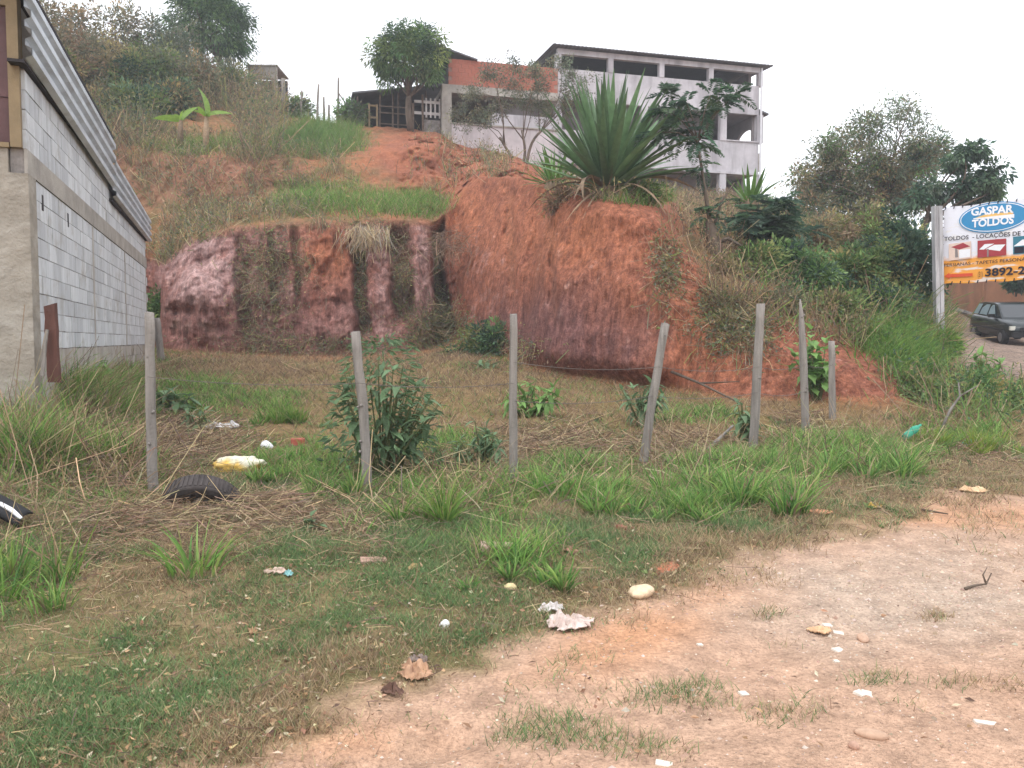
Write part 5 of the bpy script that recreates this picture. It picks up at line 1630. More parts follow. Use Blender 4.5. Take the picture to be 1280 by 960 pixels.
# ------------------------------------------------------------------ agave and other rosettes
MAT['agave'] = M_leaf('agave_leaf', lin(96, 124, 86), .22, .15, .45, .42)
MAT['yucca'] = M_leaf('yucca_leaf', lin(96, 130, 66), .18, .25, .45, .3)
MAT['deadleaf'] = M_leaf('dead_leaf', lin(150, 128, 104), .25, .15, .85, .35)


def sword(L, W, bend, n=7):
    V, q = [], []
    for i in range(n + 1):
        t = i / n
        w = W * (.55 + 1.1 * t - 1.65 * t ** 2.2) if t < 1 else 0
        w = max(w, .004) * .5
        x, z = L * t * math.cos(bend * t), -L * t * math.sin(bend * t) * .9
        V += [(x, -w, z + w * .45), (x, 0, z), (x, w, z + w * .45)]
    for i in range(n):
        a = 3 * i
        q += [(a, a + 3, a + 4, a + 1), (a + 1, a + 4, a + 5, a + 2)]
    return np.array(V), np.array(q)

def rosette(name, label, base, n, Lr, W, mat, el_lo, el_hi, group=None, dead=0, seed=0):
    rr = random.Random(seed)
    root = thing(name, label, 'agave' if 'agave' in name else 'plant', base, 0, group)
    ms = []
    for k in range(5):
        V, q = sword(1.0, W, (.02, .1, .2, .3, .06)[k])
        me = npmesh('leaf', V, q, None, True); me.materials.append(mat); ms.append(me)
    V, q = sword(1.0, W * .8, .75); md_ = npmesh('leaf', V, q, None, True); md_.materials.append(MAT['deadleaf'] if dead else mat)
    for k in range(n):
        f = (k + .5) / n
        az_ = k * 2.39996 + rr.uniform(-.2, .2)
        el = math.radians(el_hi + (el_lo - el_hi) * f ** .85 + rr.uniform(-5, 5))
        L = rr.uniform(*Lr) * (.70 + .36 * math.sin(max(el, 0))) * (.6 if rr.random() < .15 else 1)
        o = link('leaf', (ms + [md_, md_] if f > .7 else ms)[rr.randrange(7 if f > .7 else 5) if f > .5 else rr.choice((0, 1, 4))], None, root)
        o.matrix_local = Matrix.Rotation(az_, 4, 'Z') @ Matrix.Translation((.12, 0, .15)) @ Matrix.Rotation(-el, 4, 'Y') @ Matrix.Rotation(rr.uniform(-.5, .5), 4, 'X') @ Matrix.Scale(L, 4)
    if dead:
        V, q = sword(1.0, .05, .5)
        me = npmesh('dead_leaf', V, q, None, True); me.materials.append(MAT['deadleaf'])
        for k in range(dead):
            az_ = rr.uniform(-math.pi * 1.1, .1)
            o = link('dead_leaf', me, None, root)
            o.matrix_local = Matrix.Rotation(az_, 4, 'Z') @ Matrix.Translation((.15, 0, .12)) @ Matrix.Rotation(math.radians(rr.uniform(10, 70)), 4, 'Y') @ Matrix.Rotation(rr.uniform(-1, 1), 4, 'X') @ Matrix.Scale(rr.uniform(.6, 1.2), 4)
    b = MB(); b.tube([(0, 0, -.3), (0, 0, .1), (0, 0, .35)], [.22, .26, .12], 9); b.build('stem', MAT['deadleaf'], root, True)
    return root
ab = at(758, 243, 18.2)
ab[2] = zat(ab[0], ab[1], 8) + .1
rosette('giant_agave', 'huge dark green agave rosette on top of the red cut', ab, 128, (2.1, 2.6), .10, MAT['agave'], 14, 88, dead=70, seed=3)
p = at(692, 205, 21.0); p[2] = zat(p[0], p[1], 8.5)
rosette('yucca_plant', 'lighter green spiky plant behind the left side of the agave', p, 40, (.8, 1.3), .10, MAT['yucca'], 5, 80, seed=4)
p = at(937, 262, 21.5)
rosette('yucca_plant', 'bright green spiky plant at the right end of the concrete house', p, 34, (.7, 1.1), .13, MAT['yucca'], 10, 85, seed=6)

# bananas on the upper terrace
MAT['banana'] = M_leaf('banana_leaf', lin(132, 164, 70), .2, .45, .45, .25)
def banana(label, px, py, d, leaf_specs, hgt):
    b0 = at(px, py, d); 
    root = thing('banana_plant', label, 'plant', b0, 0, 'young banana plants on the terrace')
    st = MB(); st.tube([(0, 0, -.3), (.03, 0, hgt * .5), (.05, 0, hgt)], [.12, .1, .06], 8); st.build('stem', MAT['deadleaf'], root, True)
    V, q = sword(1.0, .34, .35, 8)
    me = npmesh('leaf', V, q, None, True); me.materials.append(MAT['banana'])
    for az_, el, L in leaf_specs:
        o = link('leaf', me, None, root)
        o.matrix_local = Matrix.Translation((.05, 0, hgt)) @ Matrix.Rotation(az_, 4, 'Z') @ Matrix.Rotation(-math.radians(el), 4, 'Y') @ Matrix.Rotation(.9, 4, 'X') @ Matrix.Scale(L, 4)
    V, q = sword(1.0, .16, 1.0)
    me = npmesh('dead_leaf', V, q, None, True); me.materials.append(MAT['deadleaf'])
    for k in range(7):
        o = link('dead_leaf', me, None, root)
        o.matrix_local = Matrix.Translation((.03, 0, hgt * random.uniform(.6, .95))) @ Matrix.Rotation(random.uniform(-3, 3), 4, 'Z') @ Matrix.Rotation(math.radians(60), 4, 'Y') @ Matrix.Scale(random.uniform(.4, .75), 4)
banana('banana plant on the terrace with one flat leaf to the left', 225, 172, 28.6, [(3.1, 12, .95), (.5, 55, .9), (-1.2, 50, .5), (2.2, 40, .6)], .6)
banana('banana plant on the terrace with one upright torn leaf', 257, 178, 28.4, [(.1, 22, .9), (1.9, 82, 1.2), (2.6, 35, .6), (-.9, 10, .6), (-2.0, 30, .6)], .9)

# ------------------------------------------------------------------ big-leaved weeds: every leaf its own piece
def bigleaf(L=1.0, W=.36, n=5, bend=.5, lobes=0):
    V, q = [], []
    for i in range(n + 1):
        t = i / n
        w = W * .5 * math.sin(math.pi * min(1, t ** .75 * .97 + .03)) + (.0 if i else .015)
        if lobes and i % 2 == 0 and 0 < i < n: w *= .6
        x, z = L * t, -bend * L * t * t * .5
        V += [(x, -w, z + w * .35), (x, 0, z), (x, w, z + w * .35)]
    for i in range(n):
        a = 3 * i
        q += [(a, a + 3, a + 4, a + 1), (a + 1, a + 4, a + 5, a + 2)]
    return np.array(V), np.array(q)
MAT['wleaf'] = M_leaf('weed_leaf', lin(110, 136, 98), .2, .3, .6, .3)
MAT['wleaf2'] = M_leaf('weed_leaf_bright', lin(120, 156, 86), .2, .32, .55, .3)
MAT['stem'] = M_plain('green_stem', lin(104, 108, 72), .8, var=.3)
def weed(name, label, base, w, h, nstem, nleaf, Ls, mat, W=.36, seed=0, group=None, lobes=0, lean=(0, 0), fine=0):
    rr = random.Random(seed)
    root = thing(name, label, 'bush' if h > .6 else 'plant', base, 0, group)
    ms = []
    for k in range(3):
        V, q = bigleaf(1.0, W * (1.0 + .15 * k), 5, .4 + .5 * k, lobes)
        me = npmesh('leaf', V, q, None, True); me.materials.append(MAT[mat]); ms.append(me)
    for s in range(nstem):
        a = rr.uniform(0, 2 * math.pi); d = (.3 + .75 * math.sqrt(rr.random())) * w / 2
        hh = h * (1 - .45 * (d / (w / 2 + 1e-6)) ** 2) * rr.uniform(.75, 1.0)
        end = np.array([d * math.cos(a) + lean[0], d * math.sin(a) * .8 + lean[1], hh]); st0 = np.array([end[0] * .12, end[1] * .12, -.05])
        mid = np.array([end[0] * .6, end[1] * .6, hh * .55])
        b = MB(); pts = [st0, mid, end]; b.tube(pts, [.012, .009, .004], 5); b.build('stem', MAT['stem'], root)
        for k in range(max(1, int(nleaf * 1.2) // nstem)):
            t = rr.uniform(.25, 1.0) if h > .5 else rr.uniform(.1, 1)
            p = st0 * (1 - t) ** 2 + 2 * mid * t * (1 - t) + end * t * t
            o = link('leaf', rr.choice(ms), None, root)
            el = math.radians(rr.uniform(-35, 35) + 35 * (t > .9))
            o.matrix_local = Matrix.Translation(Vector(p)) @ Matrix.Rotation(rr.uniform(0, 6.283), 4, 'Z') @ Matrix.Rotation(-el, 4, 'Y') @ Matrix.Scale(rr.uniform(*Ls) * 1.25 * (1.1 - .35 * t), 4)
    if fine:
        k = rng.random(fine); a_ = rng.uniform(0, 6.28, fine); rr_ = w / 2 * np.sqrt(rng.random(fine)) * (1 - .55 * k ** 2)
        V, Fs, Cc = leaves(np.stack([rr_ * np.cos(a_), rr_ * .8 * np.sin(a_), h * (.08 + .9 * k)], -1), np.stack([np.cos(a_), np.sin(a_), rng.normal(-.25, .4, fine)], -1), rng.uniform(.06, .15, fine), rng.uniform(.022, .045, fine), pick([lin(104, 130, 92), lin(120, 144, 106), lin(90, 114, 80)], fine))
        tag(link('small_leaves', npmesh('small_leaves', V, Fs, Cc), MAT['foliage'], root), kind='stuff')
    return root
def pw(px, d): return px / 1000 * d
f = foot(478, 600, 4); d = f[1]
weed('leafy_bush', 'tall bush with large drooping grey-green leaves behind a fence post', f + [-.05, .3, 0], pw(150, d), pw(185, d), 32, 240, (.10, .21), 'wleaf', .34, 1, fine=700)
f = foot(655, 520, 4); d = f[1]
weed('sapling', 'small leafy sapling right behind the middle fence post', f, pw(85, d), pw(62, d), 8, 110, (.14, .26), 'wleaf2', .26, 2)
f = foot(605, 590, 4); d = f[1]
weed('tall_weed', 'pale green weed left of the middle fence post', f, pw(60, d), pw(78, d), 12, 160, (.08, .17), 'wleaf', .24, 3)
f = foot(570, 590, 4); d = f[1]
weed('tall_weed', 'low grey-green weed between the large bush and the middle post', f, pw(55, d), pw(50, d), 8, 80, (.06, .12), 'wleaf', .3, 4)
f = foot(806, 533, 4); d = f[1]
weed('tall_weed', 'leafy weed behind the leaning fence post', f, pw(75, d), pw(68, d), 12, 160, (.1, .21), 'wleaf', .26, 5)
f = foot(932, 553, 4); d = f[1]
weed('tall_weed', 'weed at the foot of the tall fence post', f, pw(40, d), pw(72, d), 6, 55, (.1, .2), 'wleaf', .3, 6)
f = foot(1022, 500, 4.2); d = f[1]
weed('broad_leaf_weed', 'bright broad-leaved weed between the two rightmost fence posts', f, pw(66, d), pw(112, d), 12, 130, (.12, .24), 'wleaf2', .7, 7, lobes=1)
f = foot(222, 515, 4); d = f[1]
weed('low_shrub', 'small rounded dark green shrub in the lot near the block wall', f, pw(46, d), pw(40, d), 8, 70, (.14, .26), 'wleaf', .4, 8)
f = foot(246, 537, 4); d = f[1]
weed('low_shrub', 'small greyish shrub in front of the rounded one', f, pw(36, d), pw(34, d), 7, 55, (.08, .17), 'wleaf', .3, 9)
f = foot(122, 492, 4); d = f[1]
weed('climbing_weed', 'upright weed growing against the base of the block wall', f, pw(34, d), pw(60, d), 5, 46, (.12, .22), 'wleaf2', .34, 10)
f = foot(395, 662, 4); d = f[1]
weed('small_weed', 'tiny round-leaved weed on the straw behind the turf', f, pw(40, d), pw(22, d), 5, 26, (.06, .1), 'wleaf', .6, 11)
f = foot(645, 462, 4); d = f[1]
weed('small_weed', 'little dark weed at the foot of the red cut behind the middle post', f + [-.6, 0, 0], pw(34, d), pw(16, d), 5, 24, (.2, .4), 'wleaf', .3, 12)
f = foot(1240, 480, 5.8, 4.0); d = f[1]
weed('roadside_weed', 'upright leafy weed beside the cobbled street below the car', f, pw(44, d), pw(58, d), 6, 60, (.16, .3), 'wleaf2', .4, 13)

# ------------------------------------------------------------------ shrubs of the right-hand bank
def shrub(name, label, px, py, d, rx, ry, pal, n, per, L, W, rc, group='shrubs on the bank', seed=0, fr=False, droop=.2, ground=True):
    c_ = at(px, py, d); Rx, Rz = rx / 1000 * d, ry / 1000 * d
    bs_ = np.array([c_[0], d + .1, c_[2] - Rz * .95])
    if fr:
        cs = c_ + unit(n) * np.array([Rx, Rx * .8, Rz]) * (rng.random((n, 1)) ** .4)
        fo_ = frond_set(cs, per, rc, L, W, pal, up=.25); cl_ = cs
    else:
        f_, cl_ = cloud(c_, (Rx, Rx * .8, Rz), int(n * 1.15), per * 1.3, L * 1.2, W * 1.25, pal, rc, droop=droop, shell=.25, seed=seed, rough=.55, cut=-.9)
        fo_ = [f_]
    return plant(name, label, 'shrub', bs_, fo_, limbs(bs_ - [0, 0, .3], cl_[rng.choice(len(cl_), min(12, len(cl_)), False)], .035, .25, r1=.006), group, 'foliage', 'stem')
shrub('feathery_shrub', 'dense dark feathery shrub on the bank right of the stump', 962, 283, 18.8, 50, 40, DARKG, 60, 4, .17, .045, .5, fr=True)
shrub('dark_shrub', 'large dark shrub beside the banner post', 1138, 335, 17.6, 42, 55, DARKG, 85, 38, .13, .055, .24, seed=21)
shrub('weedy_shrub', 'olive weedy shrub on the skyline of the bank below the sparse tree', 1075, 292, 21.5, 62, 30, WEED + BROWNG, 90, 26, .12, .045, .24, seed=22)
shrub('weedy_shrub', 'brownish weedy shrub right of the feathery one', 1020, 300, 20.5, 30, 26, BROWNG, 50, 24, .11, .042, .22, seed=23)
shrub('leafy_shrub', 'mid-green shrub low on the bank under the feathery shrub', 985, 335, 17.8, 48, 26, MIDG + DARKG, 66, 30, .12, .05, .22, seed=24)
shrub('leafy_shrub', 'mid-green shrub in the middle of the bank above the posts', 1060, 345, 17.6, 45, 30, MIDG + WEED, 66, 30, .12, .05, .22, seed=25)
shrub('leafy_shrub', 'small olive bush at the left shoulder of the bank below the stump', 905, 345, 16.8, 32, 22, WEED + BROWNG, 40, 26, .10, .04, .2, seed=26)
shrub('roadside_bush', 'bushy green shrub on the road corner at the right edge', 1218, 507, 13.3, 52, 34, MIDG + WEED, 110, 34, .085, .04, .17, seed=27)
shrub('roadside_bush', 'leafy bush below the banner post left of the corner shrub', 1150, 495, 13.4, 34, 28, MIDG + WEED, 60, 28, .085, .036, .16, seed=28)
shrub('roadside_bush', 'small bright bush right of the banner post', 1184, 432, 16.4, 9, 13, BRIGHT, 20, 26, .1, .035, .2, seed=29)
shrub('leafy_shrub', 'green bush in the gap left of the banner post', 1100, 385, 16.6, 40, 26, MIDG + DARKG, 60, 28, .11, .045, .22, seed=30)
shrub('leafy_shrub', 'broad mid-green shrub in the centre of the bank under the skyline', 1025, 355, 17.0, 46, 30, MIDG + DARKG, 80, 30, .1, .042, .22, seed=61)
shrub('leafy_shrub', 'vine-covered green mound left of the dark shrub by the banner post', 1095, 345, 17.4, 36, 34, MIDG + WEED, 70, 30, .1, .042, .22, seed=62)
shrub('leafy_shrub', 'green shrub right below the feathery shrub beside the stump roots', 945, 335, 17.2, 34, 24, MIDG + WEED, 56, 28, .1, .042, .22, seed=63)
shrub('leafy_shrub', 'pale green shrub on the skyline left of the dark tree trunk', 1120, 300, 20.5, 34, 22, MIDG + WEED, 56, 28, .11, .045, .24, seed=64)
shrub('dry_shrub', 'grey-brown dry shrub on the bank between the tall post and the pointed one', 975, 385, 15.6, 36, 24, BROWNG + GREYG, 60, 24, .08, .03, .2, seed=51)
shrub('dry_shrub', 'olive dry shrub on the bank above the broad-leaved weed', 1040, 390, 15.8, 40, 24, BROWNG + WEED, 64, 26, .09, .035, .2, seed=52)
shrub('dry_shrub', 'straggly dry shrub on the bank right of the leaning post', 900, 385, 15.4, 30, 22, BROWNG + GREYG, 46, 22, .08, .03, .2, seed=53)
shrub('leafy_shrub', 'leafy olive shrub hanging over the bank right of the rightmost post', 1090, 430, 15.0, 34, 24, WEED + MIDG, 56, 26, .09, .036, .2, seed=54)
shrub('skirt_shrub', 'weedy green skirt of plants at the right foot of the agave', 800, 243, 18.4, 30, 12, WEED + MIDG, 46, 24, .09, .03, .18, seed=55)
shrub('skirt_shrub', 'dry brown weeds at the left foot of the agave', 705, 252, 18.8, 26, 18, BROWNG + DRYB, 46, 22, .09, .028, .2, seed=56)
shrub('leafy_shrub', 'small leafy shrub at the foot of the pale rock by the wall end', 200, 388, 23.0, 12, 24, MIDG, 24, 26, .14, .06, .2, group='shrubs around the lot', seed=31)
shrub('leafy_shrub', 'shadowy green scrub in the inner corner of the cut', 598, 440, 20.6, 38, 26, WEED + DARKG, 60, 28, .12, .05, .25, group='shrubs around the lot', seed=32)
shrub('leafy_shrub', 'small green shrub growing at the right-hand foot of the inner corner', 622, 426, 20.2, 18, 18, MIDG + DARKG, 30, 28, .12, .05, .2, group='shrubs around the lot', seed=33)
shrub('leafy_shrub', 'wiry pale shrub in the dark cleft of the clay pillars', 505, 350, 22.5, 9, 16, BROWNG + WEED, 16, 14, .08, .03, .25, group='shrubs around the lot', seed=34)
shrub('ridge_shrub', 'bluish green bush on the ridge right of the tallest post', 438, 143, 37.6, 22, 12, GREYG + MIDG, 40, 26, .17, .07, .3, group='shrubs on the ridge', seed=35)
shrub('ridge_shrub', 'bluish green bush on the ridge beside the thick dark post', 372, 138, 38.0, 20, 13, GREYG + MIDG, 40, 26, .17, .07, .3, group='shrubs on the ridge', seed=36)
shrub('roof_vine', 'dark foliage hanging at the top edge of the street wall behind the banner', 1272, 353, 30.5, 14, 8, DARKG, 20, 24, .2, .08, .2, group='shrubs around the street', seed=37)

# scrub trees on the upper-left hill
SC = [(60, 28, 36, 40, 38, BROWNG), (100, 40, 36, 38, 34, BROWNG + GREYG), (150, 34, 38, 42, 36, GREYG + BROWNG), (190, 48, 38, 34, 30, GREYG), (120, 85, 34, 45, 34, BROWNG), (75, 90, 33, 36, 40, BROWNG + WEED), (165, 95, 34, 40, 30, DARKG + WEED), (205, 90, 35, 36, 30, WEED + GREYG), (245, 100, 36, 34, 26, GREYG + BROWNG), (110, 135, 32, 44, 28, WEED + BROWNG), (170, 135, 32, 38, 22, DARKG + WEED), (285, 108, 38, 26, 24, WEED + GREYG), (215, 128, 33, 30, 20, DARKG + BROWNG), (30, 60, 33, 30, 50, BROWNG), (225, 60, 38, 24, 26, GREYG)]
LBS = ['thin brownish scrub tree at the top left beside the metal eaves', 'bushy brown scrub tree next to the metal eaves', 'grey leafless-looking scrub tree against the sky at upper left', 'grey-green scrub tree just left of the upper-left mango', 'brown scrub in the middle of the upper-left slope', 'brown scrub close to the corrugated eaves', 'dark green scrub below the grey leafless-looking tree', 'olive scrub left of the foot of the upper-left mango', 'grey scrub under the upper-left mango crown', 'low olive scrub above the terrace left of the bananas', 'dark low scrub behind the left banana', 'scrub at the crest between mango and hut', 'dark scrub directly behind the bananas', 'scrub tree partly hidden by the metal eaves', 'grey twiggy scrub against the left side of the mango crown']
for k, ((px, py, d, rx, ry, pal), lb) in enumerate(zip(SC, LBS)):
    sparse = py < 62
    shrub('scrub_tree', lb, px, py, d, rx, ry, pal, 60 if sparse else 72, 16 if sparse else 26, .17, .06, .4, 'scrub on the upper-left hill', 40 + k)
# ------------------------------------------------------------------ grass, straw and brush (uncountable)
def stuff(name, parts, mat, label, cat):
    V, Fs, Cc = join(parts)
    return tag(link(name, npmesh(name, V, Fs, Cc), MAT[mat]), label, cat, kind='stuff')
near_w = (RTg < 3.95)
nzA = fbm(G, 1.3, 201, 3); nzB = fbm(G, 3.1, 203, 3); nzC = fbm(G, 0.6, 205, 2)
green_t = sum(ell(*e) for e in ((500, 640, 85, 38), (590, 625, 60, 40), (720, 600, 65, 30), (765, 615, 60, 34), (920, 605, 75, 36), (1090, 568, 66, 32), (1000, 572, 55, 22), (860, 622, 55, 28), (40, 540, 80, 85), (100, 590, 90, 50), (130, 490, 50, 20), (45, 720, 55, 55), (345, 508, 30, 22), (355, 582, 60, 22), (430, 600, 40, 24),
        (1230, 548, 40, 16), (1160, 540, 25, 14), (240, 500, 60, 22), (120, 520, 60, 40), (660, 700, 60, 25), (150, 600, 40, 30), (560, 560, 60, 20), (880, 520, 50, 12)))
fband = np.exp(-((PV - np.interp(PU, [400, 640, 800, 940, 1042, 1150], [645, 628, 612, 592, 568, 562])) / 24) ** 2) * sstep(PU, 380, 430) * (1 - sstep(PU, 1140, 1180))
green_t = green_t + .4 * fband * np.clip(.7 + nzA, .2, 1.5)
straw_m = sum(ell(*e) for e in ((190, 662, 170, 30), (130, 575, 70, 45), (440, 660, 60, 16), (90, 700, 55, 22), (360, 645, 70, 22), (540, 645, 40, 18), (595, 610, 45, 30), (40, 470, 40, 40), (250, 560, 60, 25), (850, 560, 50, 18), (1000, 540, 30, 18), (470, 690, 60, 12), (690, 555, 70, 18)))
# short turf
turf_d = near_w * np.clip(.66 + nzB * 1.4 + nzA * 1.2, .16, 1.6) * (1 - road) ** 1.5 * sstep(PV, 560, 640) * (1 - .55 * np.clip(straw_m, 0, 1))
turf_d *= 1 - .72 * sstep(PV, 800, 900) * sstep(-(nzB + nzA), -.25, .25)
patch = near_w * road * np.clip(sum(ell(*e) for e in ((860, 870, 70, 22), (960, 770, 26, 12), (1070, 712, 14, 5), (680, 910, 60, 14), (1090, 855, 40, 10), (1200, 860, 50, 12), (1170, 775, 20, 5), (820, 940, 90, 18), (980, 900, 60, 16), (980, 810, 30, 6), (700, 925, 70, 14), (1275, 865, 20, 8))) * 1.4 + nzB * .8 - .35, 0, 1)
turf_d += patch * .4 + near_w * .3 * road * np.exp(-(np.clip(PV - yb, 0, 999) / 45) ** 2) * np.clip(nzB * 1.5 + .25, 0, 1)
P, N, pu, pv = scatter(turf_d * (12 / np.clip(G[..., 1], 2.5, 12)) ** .9, 165000)
n = len(P); far_k = np.clip(P[:, 1] / 4, .9, 2.2)
ybp = np.interp(pu, [-500, 200, 270, 480, 640, 780, 850, 950, 1100, 1280, 1800], [1330, 985, 950, 868, 828, 765, 732, 684, 640, 606, 560])
green_w = np.clip(fbm(P, 1.3, 221, 3) * 1.5 + .75 - .55 * sstep(pv - ybp, -120, -10), .08, 1)
cb = mixc(pick(STRAW, n), pick(TURF, n), (rng.random(n) < green_w * .9).astype(float)); 
hh = rng.uniform(.02, .06, n) * (1 + .5 * rng.random(n)) * np.where(pv < 700, 1.35, .85)
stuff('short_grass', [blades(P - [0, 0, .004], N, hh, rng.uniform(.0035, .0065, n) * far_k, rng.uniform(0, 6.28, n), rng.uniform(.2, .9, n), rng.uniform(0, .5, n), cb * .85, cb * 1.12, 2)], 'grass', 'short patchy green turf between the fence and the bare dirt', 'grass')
# medium and tall grass in front of and along the fence
tall_d = near_w * np.clip(green_t * 1.15 + nzB * .45 - .28, 0, 1.6) * (1 - road) * (PV > 440) * (PV < 790) * (1 - .5 * np.clip(straw_m, 0, 1))
P, N, pu, pv = scatter(tall_d * (14 / np.clip(G[..., 1], 5, 20)) ** .5, 66000); n = len(P)
hh = rng.uniform(.10, .30, n) * np.clip(.75 + fbm(P, 1.4, 231, 2), .35, 1.5) * (1 + 1.0 * (pu < 170) * (pv < 590)) * (1 + .12 * (np.abs(pv - np.interp(pu, [400, 640, 800, 940, 1042, 1150], [645, 628, 612, 592, 568, 562])) < 30) * (pu > 400))
cb = mixc(pick(GRASS, n), pick(STRAW, n), (rng.random(n) < .13 + .24 * (pu < 200) * (pv < 620)).astype(float))
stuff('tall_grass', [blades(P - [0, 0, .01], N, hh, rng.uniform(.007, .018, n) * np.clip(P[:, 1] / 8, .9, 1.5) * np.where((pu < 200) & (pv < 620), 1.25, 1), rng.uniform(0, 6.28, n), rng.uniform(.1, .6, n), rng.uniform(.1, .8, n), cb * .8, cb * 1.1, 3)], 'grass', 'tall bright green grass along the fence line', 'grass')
# lot: dry grass mixed with green
lot_d = near_w * np.clip(.7 + nzB * .8 + nzA * .5, .05, 2) * (PV < 600) * (PV > 430) * (1 - road)
P, N, pu, pv = scatter(lot_d * np.clip(G[..., 1] / 12, .5, 1), 52000); n = len(P)
gw = np.clip(.10 + fbm(P, .8, 241, 3) * .8 + .28 * sstep(pv, 510, 570) + .12 * (pv < 458) + .15 * (pu < 230), 0, .85)
cb = mixc(pick(STRAW + DRYB, n), pick(GRASS + TURF + WEED, n), (rng.random(n) < gw).astype(float))
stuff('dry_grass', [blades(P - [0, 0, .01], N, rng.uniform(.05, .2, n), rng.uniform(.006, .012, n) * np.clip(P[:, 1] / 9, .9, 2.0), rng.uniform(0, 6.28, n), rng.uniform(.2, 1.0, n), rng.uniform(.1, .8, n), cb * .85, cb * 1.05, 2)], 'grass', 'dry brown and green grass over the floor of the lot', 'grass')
# fallen straw
st_d = near_w * np.clip(straw_m * 1.3 + nzA * .5 - .15, 0, 1.6) * (1 - road) * (PV > 440)
st_d += near_w * (.10 + .35 * np.clip(-nzB - .1, 0, 1)) * (PV > 560) * (1 - road)
P, N, pu, pv = scatter(st_d, 52000); n = len(P)
c = pick(STRAW + DRYB, n, .18)
mound = np.clip(sum(np.exp(-(((pu - a) / rx) ** 2 + ((pv - b_) / ry) ** 2)) for a, b_, rx, ry in ((190, 660, 120, 22), (350, 640, 60, 18), (590, 605, 40, 26), (120, 565, 70, 50))), 0, 1)
P = P + np.stack([np.zeros(n), np.zeros(n), rng.random(n) * (.02 + .12 * mound)], -1)
stuff('fallen_straw', [strands(P, rng.uniform(.12, .45, n) * np.clip(P[:, 1] / 6.5 - .25, .35, 1), rng.uniform(.003, .0055, n) * np.clip(P[:, 1] / 6, .9, 2), rng.uniform(0, 6.28, n), rng.normal(.05, .22, n), rng.uniform(.05, .35, n), c)], 'straw', 'matted heaps of fallen pale straw and dead stalks around the left posts', 'straw')
# standing dead stalks among the left-hand grass and along the fence
sd_d = near_w * (1 - road) * (ell(60, 530, 90, 70) + .8 * ell(150, 600, 60, 30) + .7 * ell(560, 610, 60, 30) + .4 * fband + .5 * ell(850, 555, 60, 16) + .5 * ell(40, 700, 50, 40))
P, N, pu, pv = scatter(sd_d, 5200); n = len(P)
stuff('dead_stalks', [strands(P, rng.uniform(.25, .65, n) * np.where(pu < 200, 1.1, .8), rng.uniform(.004, .009, n), rng.uniform(0, 6.28, n), rng.uniform(.3, 1.4, n), rng.uniform(.1, .5, n), pick(STRAW + DRYB, n, .16))], 'straw', 'standing dead stalks among the grass at the left and along the fence', 'stalks')
# terraces and hillside grass
hg = sum(ell(*e) for e in ((450, 255, 85, 17), (385, 248, 36, 18), (405, 178, 45, 18), (330, 182, 65, 11), (240, 186, 60, 8), (530, 258, 32, 14), (790, 250, 40, 8), (845, 235, 25, 10)))
hg_d = (RTg > 5.9) * (RTg < 9.1) * np.clip(hg * 1.3 + nzA * .3 - .18, 0, 1.5) * (PU < 900)
P, N, pu, pv = scatter(hg_d, 36000); n = len(P)
lush = np.exp(-(((pu - 402) / 52) ** 2 + ((pv - 185) / 26) ** 2))
cb = mixc(pick(BRIGHT + GRASS, n), pick(STRAW, n), (rng.random(n) < .2).astype(float)); cb = mixc(cb, pick(MIDG, n), lush * .8)
stuff('terrace_grass', [blades(P - [0, 0, .02], N, rng.uniform(.12, .5, n) * (1 + 1.0 * lush) * np.clip(1 + 1.2 * fbm(P, .9, 271, 2), .5, 2), rng.uniform(.016, .03, n), rng.uniform(0, 6.28, n), rng.uniform(.1, .5, n), rng.uniform(.1, .8, n), cb * .85, cb * 1.08, 2)], 'grass', 'bright green grass on the terraces above the clay cut', 'grass')
# dry weeds on the upper-left bank and over the hillside
lefty = sstep(-PU, -470, -380) * (RTg > 5.85) * (RTg < 8.2)
redm = (RTg > 5.9) * (RTg < 9.0) * (sum(ell(*e) for e in ((550, 215, 30, 30), (612, 212, 24, 22), (690, 238, 24, 12), (770, 250, 60, 8), (585, 300, 16, 16))) * np.clip(nzB * 1.5 - .1, 0, 1))
dw = lefty * (1 - .8 * np.clip(hg, 0, 1)) * np.clip(.28 + nzA * .9 + nzB * .6, 0, 1.3) * (1 - .5 * ell(270, 220, 100, 25)) + redm
P, N, pu, pv = scatter(dw, 17000); n = len(P)
c = mixc(pick(DRYB + STRAW, n, .16), pick(WEED + GREYG, n), (rng.random(n) < .38).astype(float))
parts = [strands(P - [0, 0, .03], rng.uniform(.25, .7, n), rng.uniform(.010, .018, n), rng.uniform(0, 6.28, n), rng.uniform(.5, 1.5, n), rng.uniform(.05, .4, n), c)]
k = 16000
i = rng.choice(n, k); Pl = P[i] + rng.normal(0, .09, (k, 3)) + np.stack([np.zeros(k), np.zeros(k), rng.uniform(.05, .5, k)], -1)
parts.append(leaves(Pl, unit(k), rng.uniform(.06, .14, k), rng.uniform(.03, .05, k), pick(WEED + BROWNG + GREYG, k)))
stuff('dry_weeds', parts, 'straw', 'grey-brown dry weeds covering the upper bank on the left', 'weeds')
